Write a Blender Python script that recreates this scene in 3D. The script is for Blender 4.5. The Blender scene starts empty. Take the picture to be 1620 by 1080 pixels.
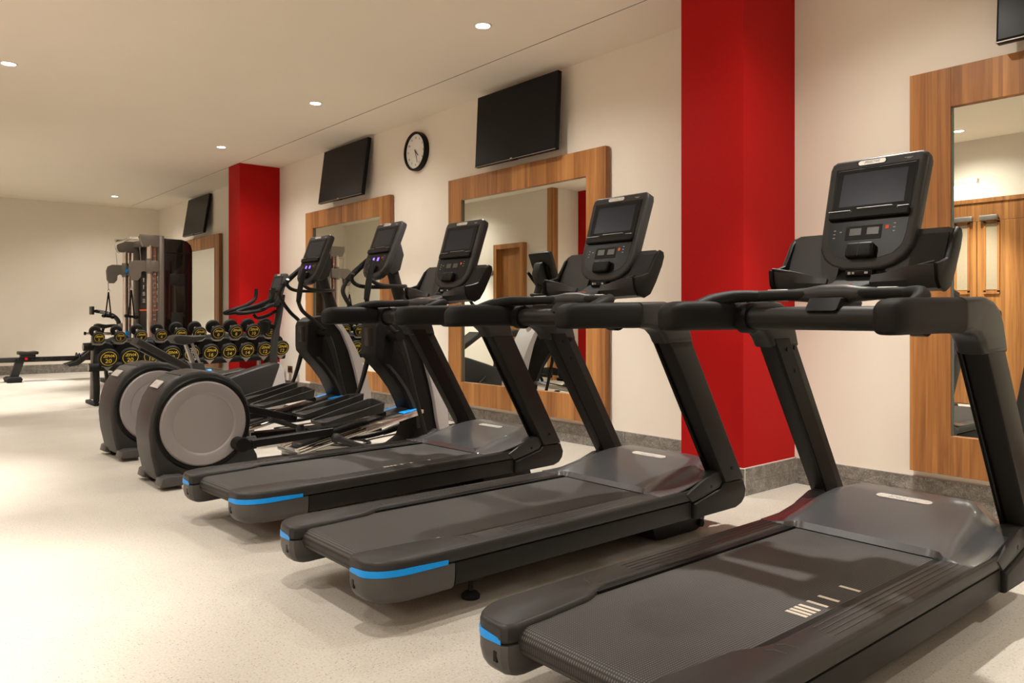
import bpy, bmesh, math, random
from mathutils import Vector, Matrix
random.seed(7)
PI = math.pi
scene = bpy.context.scene
COL = scene.collection

# ---------------------------------------------------------------- camera, world, exposure
TH = math.atan(1033.0 / 1226.0)
cam_d = bpy.data.cameras.new('camera')
cam_d.sensor_width = 36.0
cam_d.lens = 1226.0 / 1620.0 * 36.0
cam_d.shift_y = -42.0 / 1620.0
cam_d.clip_start = 0.05
cam_d.clip_end = 100
cam = bpy.data.objects.new('camera', cam_d)
cam.location = (0, 0, 1.08)
cam.rotation_euler = (PI / 2, 0, -TH)
COL.objects.link(cam)
scene.camera = cam
world = bpy.data.worlds.new('world')
scene.world = world
world.use_nodes = True
world.node_tree.nodes['Background'].inputs[0].default_value = (1.0, 0.9, 0.78, 1)
world.node_tree.nodes['Background'].inputs[1].default_value = 0.3
scene.view_settings.view_transform = 'Standard'
scene.view_settings.look = 'None'
scene.view_settings.gamma = 1.0
scene.view_settings.use_curve_mapping = False
scene.view_settings.exposure = 0.44
scene.cycles.max_bounces = 10
scene.cycles.diffuse_bounces = 6
scene.cycles.glossy_bounces = 6
LAMP_COLOR = (1.0, 0.945, 0.865)
LAMP_WATT = 150.0       # wide part of each downlight
BEAM_WATT = 230.0       # narrow part

ROOM_H = 3.19
XW = 4.62          # wall with the mirrors
YF = 16.52         # far wall
SLOT_X = 4.04

# ---------------------------------------------------------------- materials
def nt(m):
    m.use_nodes = True
    return m.node_tree, m.node_tree.nodes, m.node_tree.links, m.node_tree.nodes['Principled BSDF']

def pbr(name, col, rough=0.5, metal=0.0, noise=0.08, scale=40.0, bump=0.0, spec=0.25, coat=0.0, emit=None, es=0.0):
    m = bpy.data.materials.new(name)
    t, n, l, b = nt(m)
    tc = n.new('ShaderNodeTexCoord')
    nz = n.new('ShaderNodeTexNoise'); nz.inputs['Scale'].default_value = scale; nz.inputs['Detail'].default_value = 3
    l.new(tc.outputs['Object'], nz.inputs['Vector'])
    mr = n.new('ShaderNodeMapRange')
    mr.inputs['To Min'].default_value = 1 - noise; mr.inputs['To Max'].default_value = 1 + noise
    l.new(nz.outputs['Fac'], mr.inputs['Value'])
    mx = n.new('ShaderNodeVectorMath'); mx.operation = 'SCALE'
    mx.inputs[0].default_value = col[:3]
    l.new(mr.outputs[0], mx.inputs['Scale'])
    l.new(mx.outputs[0], b.inputs['Base Color'])
    b.inputs['Roughness'].default_value = rough
    b.inputs['Metallic'].default_value = metal
    b.inputs['Specular IOR Level'].default_value = spec
    b.inputs['Coat Weight'].default_value = coat
    if bump:
        bp = n.new('ShaderNodeBump'); bp.inputs['Strength'].default_value = bump; bp.inputs['Distance'].default_value = 0.002
        l.new(nz.outputs['Fac'], bp.inputs['Height']); l.new(bp.outputs[0], b.inputs['Normal'])
    if emit:
        b.inputs['Emission Color'].default_value = (*emit, 1)
        b.inputs['Emission Strength'].default_value = es
    return m

def ramp(n, stops):
    r = n.new('ShaderNodeValToRGB')
    e = r.color_ramp.elements
    e[0].position = stops[0][0]; e[0].color = (*stops[0][1], 1)
    e[1].position = stops[1][0]; e[1].color = (*stops[1][1], 1)
    for p, c in stops[2:]:
        k = e.new(p); k.color = (*c, 1)
    return r

def wood_mat():
    m = bpy.data.materials.new('walnut_veneer')
    t, n, l, b = nt(m)
    g = n.new('ShaderNodeNewGeometry')
    sep = n.new('ShaderNodeSeparateXYZ'); l.new(g.outputs['Position'], sep.inputs[0])
    add = n.new('ShaderNodeMath'); add.operation = 'ADD'
    l.new(sep.outputs['X'], add.inputs[0]); l.new(sep.outputs['Y'], add.inputs[1])
    # uneven strip widths: wobble the coordinate, then cells
    w1 = n.new('ShaderNodeTexNoise'); w1.noise_dimensions = '1D'; w1.inputs['Scale'].default_value = 3.0
    l.new(add.outputs[0], w1.inputs['W'])
    ws = n.new('ShaderNodeMath'); ws.operation = 'MULTIPLY_ADD'; ws.inputs[1].default_value = 0.35
    l.new(w1.outputs['Fac'], ws.inputs[0]); l.new(add.outputs[0], ws.inputs[2])
    ms = n.new('ShaderNodeMath'); ms.operation = 'MULTIPLY'; ms.inputs[1].default_value = 19.0
    l.new(ws.outputs[0], ms.inputs[0])
    fl = n.new('ShaderNodeMath'); fl.operation = 'FLOOR'; l.new(ms.outputs[0], fl.inputs[0])
    wn = n.new('ShaderNodeTexWhiteNoise'); wn.noise_dimensions = '1D'; l.new(fl.outputs[0], wn.inputs['W'])
    # grain
    comb = n.new('ShaderNodeCombineXYZ')
    l.new(add.outputs[0], comb.inputs[0])
    zs = n.new('ShaderNodeMath'); zs.operation = 'MULTIPLY_ADD'; zs.inputs[1].default_value = 0.045
    l.new(sep.outputs['Z'], zs.inputs[0])
    off = n.new('ShaderNodeMath'); off.operation = 'MULTIPLY'; off.inputs[1].default_value = 3.0
    l.new(wn.outputs['Value'], off.inputs[0]); l.new(off.outputs[0], zs.inputs[2])
    l.new(zs.outputs[0], comb.inputs[1])
    g1 = n.new('ShaderNodeTexNoise'); g1.inputs['Scale'].default_value = 55; g1.inputs['Detail'].default_value = 6; g1.inputs['Distortion'].default_value = 0.6
    l.new(comb.outputs[0], g1.inputs['Vector'])
    g2 = n.new('ShaderNodeTexNoise'); g2.inputs['Scale'].default_value = 12; g2.inputs['Detail'].default_value = 4; g2.inputs['Distortion'].default_value = 2.2
    l.new(comb.outputs[0], g2.inputs['Vector'])
    a = n.new('ShaderNodeMath'); a.operation = 'MULTIPLY_ADD'; a.inputs[1].default_value = 0.34
    l.new(wn.outputs['Value'], a.inputs[0]); 
    s1 = n.new('ShaderNodeMath'); s1.operation = 'MULTIPLY'; s1.inputs[1].default_value = 0.42; l.new(g1.outputs['Fac'], s1.inputs[0])
    l.new(s1.outputs[0], a.inputs[2])
    a2 = n.new('ShaderNodeMath'); a2.operation = 'MULTIPLY_ADD'; a2.inputs[1].default_value = 0.45
    l.new(g2.outputs['Fac'], a2.inputs[0]); l.new(a.outputs[0], a2.inputs[2])
    sb = n.new('ShaderNodeMath'); sb.operation = 'SUBTRACT'; sb.inputs[1].default_value = 0.13; l.new(a2.outputs[0], sb.inputs[0])
    r = ramp(n, [(0.05, (0.09, 0.030, 0.008)), (0.28, (0.23, 0.088, 0.022)), (0.50, (0.35, 0.148, 0.040)), (0.75, (0.47, 0.218, 0.066)), (1.0, (0.56, 0.29, 0.10))])
    l.new(sb.outputs[0], r.inputs[0]); l.new(r.outputs[0], b.inputs['Base Color'])
    b.inputs['Roughness'].default_value = 0.45
    return m

def marble_mat():
    m = bpy.data.materials.new('grey_marble')
    t, n, l, b = nt(m)
    g = n.new('ShaderNodeNewGeometry')
    nz = n.new('ShaderNodeTexNoise'); nz.inputs['Scale'].default_value = 9; nz.inputs['Detail'].default_value = 9; nz.inputs['Roughness'].default_value = 0.7; nz.inputs['Distortion'].default_value = 1.5
    l.new(g.outputs['Position'], nz.inputs['Vector'])
    r = ramp(n, [(0.30, (0.075, 0.068, 0.06)), (0.5, (0.15, 0.135, 0.118)), (0.63, (0.24, 0.22, 0.195)), (0.8, (0.36, 0.33, 0.30))])
    l.new(nz.outputs['Fac'], r.inputs[0])
    v = n.new('ShaderNodeTexNoise'); v.inputs['Scale'].default_value = 22; v.inputs['Detail'].default_value = 8; v.inputs['Distortion'].default_value = 3
    l.new(g.outputs['Position'], v.inputs['Vector'])
    ab = n.new('ShaderNodeMath'); ab.operation = 'SUBTRACT'; ab.inputs[1].default_value = 0.5; l.new(v.outputs['Fac'], ab.inputs[0])
    ab2 = n.new('ShaderNodeMath'); ab2.operation = 'ABSOLUTE'; l.new(ab.outputs[0], ab2.inputs[0])
    vr = ramp(n, [(0.0, (0.8, 0.8, 0.8)), (0.03, (0.0, 0.0, 0.0))]); l.new(ab2.outputs[0], vr.inputs[0])
    mix = n.new('ShaderNodeMixRGB'); mix.inputs[2].default_value = (0.42, 0.39, 0.35, 1)
    l.new(vr.outputs[0], mix.inputs[0]); l.new(r.outputs[0], mix.inputs[1]); l.new(mix.outputs[0], b.inputs['Base Color'])
    b.inputs['Roughness'].default_value = 0.38
    return m

def floor_mat():
    m = bpy.data.materials.new('terrazzo_floor')
    t, n, l, b = nt(m)
    g = n.new('ShaderNodeNewGeometry')
    big = n.new('ShaderNodeTexNoise'); big.inputs['Scale'].default_value = 1.1; big.inputs['Detail'].default_value = 5
    l.new(g.outputs['Position'], big.inputs['Vector'])
    r0 = ramp(n, [(0.3, (0.40, 0.37, 0.32)), (0.7, (0.47, 0.44, 0.39))]); l.new(big.outputs['Fac'], r0.inputs[0])
    v = n.new('ShaderNodeTexVoronoi'); v.inputs['Scale'].default_value = 105
    l.new(g.outputs['Position'], v.inputs['Vector'])
    vr = ramp(n, [(0.17, (1, 1, 1)), (0.30, (0, 0, 0))]); l.new(v.outputs['Distance'], vr.inputs[0])
    v2 = n.new('ShaderNodeSeparateColor'); l.new(v.outputs['Color'], v2.inputs[0])
    c = n.new('ShaderNodeMath'); c.operation = 'GREATER_THAN'; c.inputs[1].default_value = 0.62; l.new(v2.outputs[0], c.inputs[0])
    mm = n.new('ShaderNodeMath'); mm.operation = 'MULTIPLY'; l.new(vr.outputs[0], mm.inputs[0]); l.new(c.outputs[0], mm.inputs[1])
    mm2 = n.new('ShaderNodeMath'); mm2.operation = 'MULTIPLY'; mm2.inputs[1].default_value = 0.9; l.new(mm.outputs[0], mm2.inputs[0])
    chip = ramp(n, [(0.0, (0.16, 0.12, 0.09)), (1.0, (0.32, 0.26, 0.2))]); l.new(v2.outputs[1], chip.inputs[0])
    mix = n.new('ShaderNodeMixRGB'); l.new(mm2.outputs[0], mix.inputs[0]); l.new(r0.outputs[0], mix.inputs[1]); l.new(chip.outputs[0], mix.inputs[2])
    f = n.new('ShaderNodeTexNoise'); f.inputs['Scale'].default_value = 120; f.inputs['Detail'].default_value = 2
    l.new(g.outputs['Position'], f.inputs['Vector'])
    fr = n.new('ShaderNodeMapRange'); fr.inputs['To Min'].default_value = 0.72; fr.inputs['To Max'].default_value = 1.28; l.new(f.outputs['Fac'], fr.inputs['Value'])
    sc = n.new('ShaderNodeVectorMath'); sc.operation = 'SCALE'; l.new(mix.outputs[0], sc.inputs[0]); l.new(fr.outputs[0], sc.inputs['Scale'])
    l.new(sc.outputs[0], b.inputs['Base Color'])
    b.inputs['Roughness'].default_value = 0.5
    b.inputs['Specular IOR Level'].default_value = 0.35
    return m

def belt_mat():
    m = bpy.data.materials.new('woven_running_belt')
    t, n, l, b = nt(m)
    tc = n.new('ShaderNodeTexCoord')
    w1 = n.new('ShaderNodeTexWave'); w1.bands_direction = 'X'; w1.inputs['Scale'].default_value = 40; 
    w2 = n.new('ShaderNodeTexWave'); w2.bands_direction = 'Y'; w2.inputs['Scale'].default_value = 40
    l.new(tc.outputs['Object'], w1.inputs['Vector']); l.new(tc.outputs['Object'], w2.inputs['Vector'])
    mu = n.new('ShaderNodeMath'); mu.operation = 'MULTIPLY'; l.new(w1.outputs['Fac'], mu.inputs[0]); l.new(w2.outputs['Fac'], mu.inputs[1])
    big = n.new('ShaderNodeTexNoise'); big.inputs['Scale'].default_value = 5; big.inputs['Detail'].default_value = 5; l.new(tc.outputs['Object'], big.inputs['Vector'])
    r = ramp(n, [(0.05, (0.004, 0.0036, 0.0033)), (0.75, (0.085, 0.079, 0.072))]); l.new(mu.outputs[0], r.inputs[0])
    br = n.new('ShaderNodeMapRange'); br.inputs['To Min'].default_value = 0.75; br.inputs['To Max'].default_value = 1.25; l.new(big.outputs['Fac'], br.inputs['Value'])
    sc = n.new('ShaderNodeVectorMath'); sc.operation = 'SCALE'; l.new(r.outputs[0], sc.inputs[0]); l.new(br.outputs[0], sc.inputs['Scale'])
    l.new(sc.outputs[0], b.inputs['Base Color'])
    bp = n.new('ShaderNodeBump'); bp.inputs['Strength'].default_value = 0.5; bp.inputs['Distance'].default_value = 0.001
    l.new(mu.outputs[0], bp.inputs['Height']); l.new(bp.outputs[0], b.inputs['Normal'])
    b.inputs['Roughness'].default_value = 0.62
    return m

M = dict(
    wall=pbr('cream_wall_paint', (0.74, 0.685, 0.60), 0.85, noise=0.03, scale=3, bump=0.05, spec=0.2),
    ceil=pbr('ceiling_paint', (0.78, 0.72, 0.62), 0.9, noise=0.02, scale=2, spec=0.2),
    slot=pbr('painted_slot_shade', (0.02, 0.018, 0.015), 0.9),  # near-black colour stands for the shade inside the ceiling slot
    red=pbr('deep_red_paint', (0.37, 0.005, 0.005), 0.6, noise=0.10, scale=60, bump=0.1, spec=0.12),
    wood=wood_mat(), marble=marble_mat(), floor=floor_mat(), belt=belt_mat(),
    grout=pbr('pale_grout', (0.50, 0.46, 0.42), 0.8),
    mirror=pbr('mirror_glass', (0.80, 0.83, 0.78), 0.0, metal=1.0, noise=0.0),
    edge=pbr('dark_glass_edge', (0.10, 0.13, 0.12), 0.3),
    black=pbr('black_plastic', (0.005, 0.0046, 0.0043), 0.45, spec=0.16, noise=0.2, scale=200, bump=0.15),
    pad=pbr('soft_black_rubber', (0.0065, 0.006, 0.0055), 0.6, spec=0.16, noise=0.2, scale=300, bump=0.2),
    char=pbr('charcoal_plastic', (0.026, 0.0252, 0.0245), 0.40, spec=0.22, noise=0.12, scale=250, bump=0.1),
    upr=pbr('dark_bronze_grey_metal', (0.013, 0.0118, 0.0105), 0.45, metal=0.1, spec=0.2, noise=0.12, scale=250, bump=0.1),
    hood=pbr('grey_flake_plastic', (0.080, 0.080, 0.084), 0.28, metal=0.45, noise=0.45, scale=700, coat=0.2),
    cap=pbr('grey_end_cap_plastic', (0.080, 0.077, 0.075), 0.38, metal=0.3, noise=0.15, scale=300),
    blue=pbr('bright_blue_plastic', (0.008, 0.28, 0.80), 0.35, noise=0.05),
    line=pbr('worn_tread_grey', (0.05, 0.047, 0.045), 0.6),
    mark=pbr('beige_print', (0.52, 0.46, 0.38), 0.7),
    plate=pbr('silver_nameplate', (0.75, 0.74, 0.72), 0.25, metal=0.7, noise=0.03),
    ink=pbr('grey_print', (0.42, 0.41, 0.40), 0.5),
    chrome=pbr('chrome', (0.78, 0.76, 0.73), 0.12, metal=1.0, noise=0.03),
    post=pbr('brushed_post', (0.70, 0.62, 0.56), 0.28, metal=0.85, noise=0.04),
    steel=pbr('satin_steel', (0.42, 0.41, 0.40), 0.35, metal=0.9, noise=0.06),
    gloss=pbr('glossy_black', (0.005, 0.005, 0.005), 0.3, spec=0.15, noise=0.1),
    screen=pbr('sleeping_display', (0.008, 0.009, 0.012), 0.3, spec=0.2, noise=0.05, emit=(0.05, 0.06, 0.09), es=0.08),
    tvs=pbr('television_panel', (0.006, 0.006, 0.007), 0.35, noise=0.02, spec=0.15),
    lcd=pbr('dim_lcd', (0.07, 0.068, 0.062), 0.3),
    violet=pbr('violet_lit_digits', (0.1, 0.05, 0.4), 0.4, emit=(0.22, 0.13, 1.0), es=1.6),
    orange=pbr('orange_print', (0.75, 0.10, 0.02), 0.5),
    disc=pbr('warm_grey_painted_disc', (0.27, 0.25, 0.248), 0.42, metal=0.25, noise=0.04, scale=300),
    shroud=pbr('silver_grey_shroud', (0.43, 0.41, 0.41), 0.42, metal=0.1, noise=0.03),
    rubber=pbr('matte_black_rubber', (0.011, 0.0105, 0.010), 0.7, noise=0.2, scale=120, bump=0.2),
    yellow=pbr('yellow_print', (0.70, 0.52, 0.05), 0.5),
    white=pbr('white_print', (0.75, 0.74, 0.72), 0.5),
    dial=pbr('white_clock_dial', (0.74, 0.72, 0.69), 0.5),
    tint=pbr('smoked_cover', (0.010, 0.007, 0.006), 0.10, noise=0.1, coat=0.5),
    weight=pbr('weight_plates', (0.018, 0.016, 0.015), 0.5),
    frame=pbr('bronze_grey_frame_paint', (0.22, 0.20, 0.18), 0.4, metal=0.4),
    copper=pbr('perforated_guide_rail', (0.25, 0.11, 0.08), 0.4, metal=0.5),
    socket=pbr('bronze_socket_plate', (0.16, 0.11, 0.07), 0.4, metal=0.5),
    vinyl=pbr('black_vinyl', (0.02, 0.018, 0.016), 0.5, noise=0.2, scale=150, bump=0.3),
    redk=pbr('red_knob', (0.75, 0.01, 0.01), 0.4),
    lens=pbr('lit_lamp_lens', (1, 1, 1), 0.3, emit=(1.0, 0.93, 0.80), es=30.0),
    exitl=pbr('lit_emergency_lens', (1, 1, 1), 0.3, emit=(0.75, 0.95, 1.0), es=12.0),
    trim=pbr('white_lamp_trim', (0.7, 0.66, 0.58), 0.4),
    frost=pbr('tan_frosted_glass', (0.36, 0.29, 0.20), 0.5),
    paper=pbr('white_paper', (0.7, 0.7, 0.7), 0.7),
    bluep=pbr('blue_paper', (0.02, 0.04, 0.45), 0.6),
)

# ---------------------------------------------------------------- mesh helpers
class G:
    def __init__(s): s.bm = bmesh.new()
    def merge(s, other, mat=None):
        me = bpy.data.meshes.new('tmp'); other.to_mesh(me); other.free()
        if mat is not None: me.transform(mat)
        s.bm.from_mesh(me); bpy.data.meshes.remove(me)
        return s
    def box(s, x0, x1, y0, y1, z0, z1, bev=0.0, seg=2, mat=None):
        b = bmesh.new(); bmesh.ops.create_cube(b, size=1)
        for v in b.verts:
            v.co = Vector(((x0 + x1) / 2 + v.co.x * (x1 - x0), (y0 + y1) / 2 + v.co.y * (y1 - y0), (z0 + z1) / 2 + v.co.z * (z1 - z0)))
        if bev: bmesh.ops.bevel(b, geom=b.edges[:], offset=bev, segments=seg, affect='EDGES', profile=0.5, clamp_overlap=True)
        return s.merge(b, mat)
    def prism(s, pts, a, b_, axis='y', bev=0.0, seg=2, mat=None):
        """closed polygon; axis y: pts are (x,z); axis z: pts (x,y); axis x: pts (y,z)"""
        b = bmesh.new()
        def mk(p, t):
            return {'y': (p[0], t, p[1]), 'z': (p[0], p[1], t), 'x': (t, p[0], p[1])}[axis]
        v0 = [b.verts.new(mk(p, a)) for p in pts]; v1 = [b.verts.new(mk(p, b_)) for p in pts]
        n = len(pts)
        f0 = b.faces.new(v0); f1 = b.faces.new(list(reversed(v1)))
        for i in range(n): b.faces.new((v0[(i + 1) % n], v0[i], v1[i], v1[(i + 1) % n]))
        bmesh.ops.recalc_face_normals(b, faces=b.faces)
        if bev:
            ed = [e for e in b.edges if (f0 in e.link_faces or f1 in e.link_faces)]
            bmesh.ops.bevel(b, geom=ed, offset=bev, segments=seg, affect='EDGES', profile=0.5, clamp_overlap=True)
        return s.merge(b, mat)
    def tube(s, pts, r, seg=12, caps=True, smooth=0, ell=1.0):
        pts = [Vector(p) for p in pts]
        if not isinstance(r, (list, tuple)): r = [r] * len(pts)
        if smooth:
            P, R = [], []
            n = len(pts)
            for i in range(n - 1):
                p0, p1, p2, p3 = pts[max(i - 1, 0)], pts[i], pts[i + 1], pts[min(i + 2, n - 1)]
                for k in range(smooth):
                    t = k / smooth
                    P.append(0.5 * ((2 * p1) + (-p0 + p2) * t + (2 * p0 - 5 * p1 + 4 * p2 - p3) * t * t + (-p0 + 3 * p1 - 3 * p2 + p3) * t ** 3))
                    R.append(r[i] + (r[i + 1] - r[i]) * t)
            P.append(pts[-1]); R.append(r[-1]); pts, r = P, R
        b = bmesh.new(); rings = []
        d = (pts[1] - pts[0]).normalized()
        up = Vector((0, 0, 1)) if abs(d.z) < 0.9 else Vector((1, 0, 0))
        u = d.cross(up).normalized()
        for i, p in enumerate(pts):
            if i == 0: d = (pts[1] - pts[0])
            elif i == len(pts) - 1: d = pts[-1] - pts[-2]
            else: d = (pts[i + 1] - p).normalized() + (p - pts[i - 1]).normalized()
            d.normalize()
            u = (u - d * u.dot(d)).normalized(); w = d.cross(u)
            rings.append([b.verts.new(p + (u * math.cos(2 * PI * k / seg) + w * math.sin(2 * PI * k / seg) * ell) * r[i]) for k in range(seg)])
        for i in range(len(rings) - 1):
            for k in range(seg):
                b.faces.new((rings[i][k], rings[i][(k + 1) % seg], rings[i + 1][(k + 1) % seg], rings[i + 1][k]))
        if caps:
            b.faces.new(list(reversed(rings[0]))); b.faces.new(rings[-1])
        bmesh.ops.recalc_face_normals(b, faces=b.faces)
        return s.merge(b)
    def lathe(s, prof, seg=32, mat=None):
        """prof (r,z) about z"""
        b = bmesh.new(); rings = []
        for r, z in prof:
            if r < 1e-6: rings.append([b.verts.new((0, 0, z))])
            else: rings.append([b.verts.new((r * math.cos(2 * PI * k / seg), r * math.sin(2 * PI * k / seg), z)) for k in range(seg)])
        for a, c in zip(rings[:-1], rings[1:]):
            if len(a) == 1 and len(c) == 1: continue
            for k in range(seg):
                k2 = (k + 1) % seg
                if len(a) == 1: b.faces.new((a[0], c[k2], c[k]))
                elif len(c) == 1: b.faces.new((a[k], a[k2], c[0]))
                else: b.faces.new((a[k], a[k2], c[k2], c[k]))
        bmesh.ops.recalc_face_normals(b, faces=b.faces)
        return s.merge(b, mat)
    def loft(s, stations, ex=3.6, n=28):
        """stations (x, yc, zc, hy, hz) with superellipse sections"""
        b = bmesh.new(); rings = []
        for x, yc, zc, hy, hz in stations:
            r = []
            for k in range(n):
                a = 2 * PI * k / n; c, q = math.cos(a), math.sin(a)
                r.append(b.verts.new((x, yc + hy * math.copysign(abs(c) ** (2 / ex), c), zc + hz * math.copysign(abs(q) ** (2 / ex), q))))
            rings.append(r)
        for A, B in zip(rings[:-1], rings[1:]):
            for k in range(n): b.faces.new((A[k], A[(k + 1) % n], B[(k + 1) % n], B[k]))
        b.faces.new(rings[0]); b.faces.new(rings[-1])
        bmesh.ops.recalc_face_normals(b, faces=b.faces)
        return s.merge(b)
    def sheet(s, grid, th, mat=None):
        """grid[i][j] of points, thickened downwards along the normal"""
        b = bmesh.new()
        V = [[b.verts.new(p) for p in row] for row in grid]
        F = []
        for i in range(len(V) - 1):
            for j in range(len(V[0]) - 1):
                F.append(b.faces.new((V[i][j], V[i + 1][j], V[i + 1][j + 1], V[i][j + 1])))
        b.normal_update()
        bmesh.ops.solidify(b, geom=F, thickness=th)
        bmesh.ops.recalc_face_normals(b, faces=b.faces)
        return s.merge(b, mat)
    def mesh(s, name, mat, ang=32):
        bm = s.bm
        bm.normal_update()
        ca = math.radians(ang)
        for f in bm.faces: f.smooth = True
        for e in bm.edges:
            e.smooth = not (len(e.link_faces) != 2 or e.calc_face_angle(0) > ca)
        me = bpy.data.meshes.new(name); bm.to_mesh(me); bm.free()
        me.materials.append(mat)
        return me

def obj(name, g, mat, parent=None, mesh=None, loc=None):
    me = mesh if mesh else g.mesh(name, mat)
    o = bpy.data.objects.new(name, me); COL.objects.link(o)
    if parent is not None: o.parent = parent
    if loc is not None: o.location = loc
    return o

def tag(o, label, cat, group=None):
    o['label'] = label; o['category'] = cat
    if group: o['group'] = group
    return o

def thing(name, label, cat, loc=(0, 0, 0), rz=0.0, group=None):
    o = bpy.data.objects.new(name, None); COL.objects.link(o)
    o.empty_display_size = 0.1
    o.location = loc; o.rotation_euler = (0, 0, rz)
    return tag(o, label, cat, group)

def struct(name, g, mat, parent=None):
    o = obj(name, g, mat, parent)
    if parent is None: o['kind'] = 'structure'
    return o

def dup(root, loc, rz, label, group=None):
    def cp(o, par):
        c = o.copy(); COL.objects.link(c)
        if par is not None: c.parent = par
        for ch in list(o.children): cp(ch, c)
        return c
    c = cp(root, None)
    c.location = loc; c.rotation_euler = (0, 0, rz); c['label'] = label
    if group: c['group'] = group
    return c

_tx = {}
def text_mesh(s, size, mat, ext=0.0006, shear=0.0, bold=0.0):
    key = (s, size, mat.name, shear, bold)
    if key in _tx: return _tx[key]
    cu = bpy.data.curves.new('lettering', 'FONT')
    cu.body = s; cu.size = size; cu.extrude = ext; cu.align_x = 'CENTER'; cu.align_y = 'CENTER'
    cu.shear = shear; cu.offset = bold; cu.resolution_u = 3
    o = bpy.data.objects.new('lettering', cu); COL.objects.link(o)
    bpy.context.view_layer.update()
    me = bpy.data.meshes.new_from_object(o.evaluated_get(bpy.context.evaluated_depsgraph_get()))
    bpy.data.objects.remove(o); bpy.data.curves.remove(cu)
    me.materials.clear(); me.materials.append(mat)
    me.name = 'lettering'
    _tx[key] = me
    return me

def text(s, size, mat, parent, mw, **k):
    o = bpy.data.objects.new('lettering', text_mesh(s, size, mat, **k)); COL.objects.link(o)
    o.parent = parent; o.matrix_local = mw
    return o

def frame3(origin, p, q):
    p = Vector(p).normalized(); q = Vector(q).normalized(); r = p.cross(q)
    m = Matrix(((p.x, q.x, r.x, origin[0]), (p.y, q.y, r.y, origin[1]), (p.z, q.z, r.z, origin[2]), (0, 0, 0, 1)))
    return m

def pill(w, h, n=8):
    r = h / 2; pts = []
    for k in range(n + 1):
        a = -PI / 2 + PI * k / n; pts.append((w / 2 - r + r * math.cos(a), r * math.sin(a)))
    for k in range(n + 1):
        a = PI / 2 + PI * k / n; pts.append((-w / 2 + r + r * math.cos(a), r * math.sin(a)))
    return pts

def rrect(x0, x1, y0, y1, r, n=5):
    pts = []
    for cx, cy, a0 in ((x1 - r, y0 + r, -PI / 2), (x1 - r, y1 - r, 0), (x0 + r, y1 - r, PI / 2), (x0 + r, y0 + r, PI)):
        for k in range(n + 1):
            a = a0 + PI / 2 * k / n; pts.append((cx + r * math.cos(a), cy + r * math.sin(a)))
    return pts

# ---------------------------------------------------------------- room shell
XO, XB, YB0, YBACK = -1.12, 0.36, 9.40, -4.5
struct('floor', G().box(XO - 0.2, XW + 0.2, YBACK - 0.2, YF + 0.2, -0.10, 0.0), M['floor'])
ce = struct('ceiling', G().box(XO - 0.2, SLOT_X - 0.006, YBACK - 0.2, 16.20 - 0.006, ROOM_H, ROOM_H + 0.08)
       .box(SLOT_X + 0.006, XW + 0.2, YBACK - 0.2, YF + 0.2, ROOM_H, ROOM_H + 0.08)
       .box(XO - 0.2, SLOT_X - 0.006, 16.20 + 0.006, YF + 0.2, ROOM_H, ROOM_H + 0.08), M['ceil'])
obj('slot_shade_fill', G().box(SLOT_X - 0.0065, SLOT_X + 0.0065, YBACK - 0.2, 16.20, ROOM_H + 0.003, ROOM_H + 0.06), M['slot'], ce)  # dark box fills the slot so its shade is painted in
obj('slot_shade_fill', G().box(XO - 0.2, SLOT_X - 0.007, 16.1945, 16.2055, ROOM_H + 0.003, ROOM_H + 0.06), M['slot'], ce)
w_r = struct('wall_right', G().box(XW, XW + 0.15, YBACK, YF, 0, ROOM_H), M['wall'])
w_f = struct('wall_far', G().box(XO - 0.15, XW + 0.15, YF, YF + 0.15, 0, ROOM_H), M['wall'])
w_l = struct('wall_left', G().box(XO - 0.15, XO, YBACK, YB0, 0, ROOM_H), M['wall'])
struct('wall_left_block', G().box(XO - 0.15, XB, YB0, YF, 0, ROOM_H), M['wall'])
struct('wall_back', G().box(XO - 0.15, XW + 0.15, YBACK - 0.15, YBACK, 0, ROOM_H), M['wall'])
PX0 = 4.04
pil = [('pillar_near', 2.65, 3.107), ('pillar_far', 10.66, 11.08)]
for nme, a, b in pil:
    o = struct(nme, G().box(PX0, XW, a, b, 0, ROOM_H), M['red'])
o = struct('pillar_opposite', G().box(XO, -0.24, 8.80, YB0 - 0.002, 0, ROOM_H), M['red'])

# marble skirting, two courses of separate tiles
_tile = {}
def tile_course(parent, a, b, fixed, along, z0, z1, side, off):
    L = 0.60; pos = a - off
    while pos < b - 1e-4:
        s0, s1 = max(pos, a), min(pos + L, b)
        pos += L
        if s1 - s0 < 0.02: continue
        ln = round(s1 - s0 - 0.003, 3)
        key = (ln, along, side, round(z1 - z0, 3))
        if key not in _tile:
            g = G()
            d0, d1 = (-0.016, -0.001) if side < 0 else (0.001, 0.016)
            if along == 'y': g.box(d0, d1, 0, ln, 0, z1 - z0 - 0.003, 0.0012, 1)
            else: g.box(0, ln, d0, d1, 0, z1 - z0 - 0.003, 0.0012, 1)
            _tile[key] = g.mesh('tile', M['marble'])
        loc = (fixed, s0 + 0.0015, z0) if along == 'y' else (s0 + 0.0015, fixed, z0)
        obj('tile', None, None, parent, mesh=_tile[key], loc=loc)
def skirting(name, runs):
    base = G()
    for (a, b, fixed, along, side) in runs:
        t = 0.012 * side
        if along == 'y': base.box(min(fixed, fixed + t), max(fixed, fixed + t), a, b, 0, 0.164)
        else: base.box(a, b, min(fixed, fixed + t), max(fixed, fixed + t), 0, 0.164)
    o = struct(name, base, M['grout'])
    for (a, b, fixed, along, side) in runs:
        tile_course(o, a, b, fixed, along, 0.0, 0.083, side, 0.0)
        tile_course(o, a, b, fixed, along, 0.083, 0.164, side, 0.22)
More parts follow.
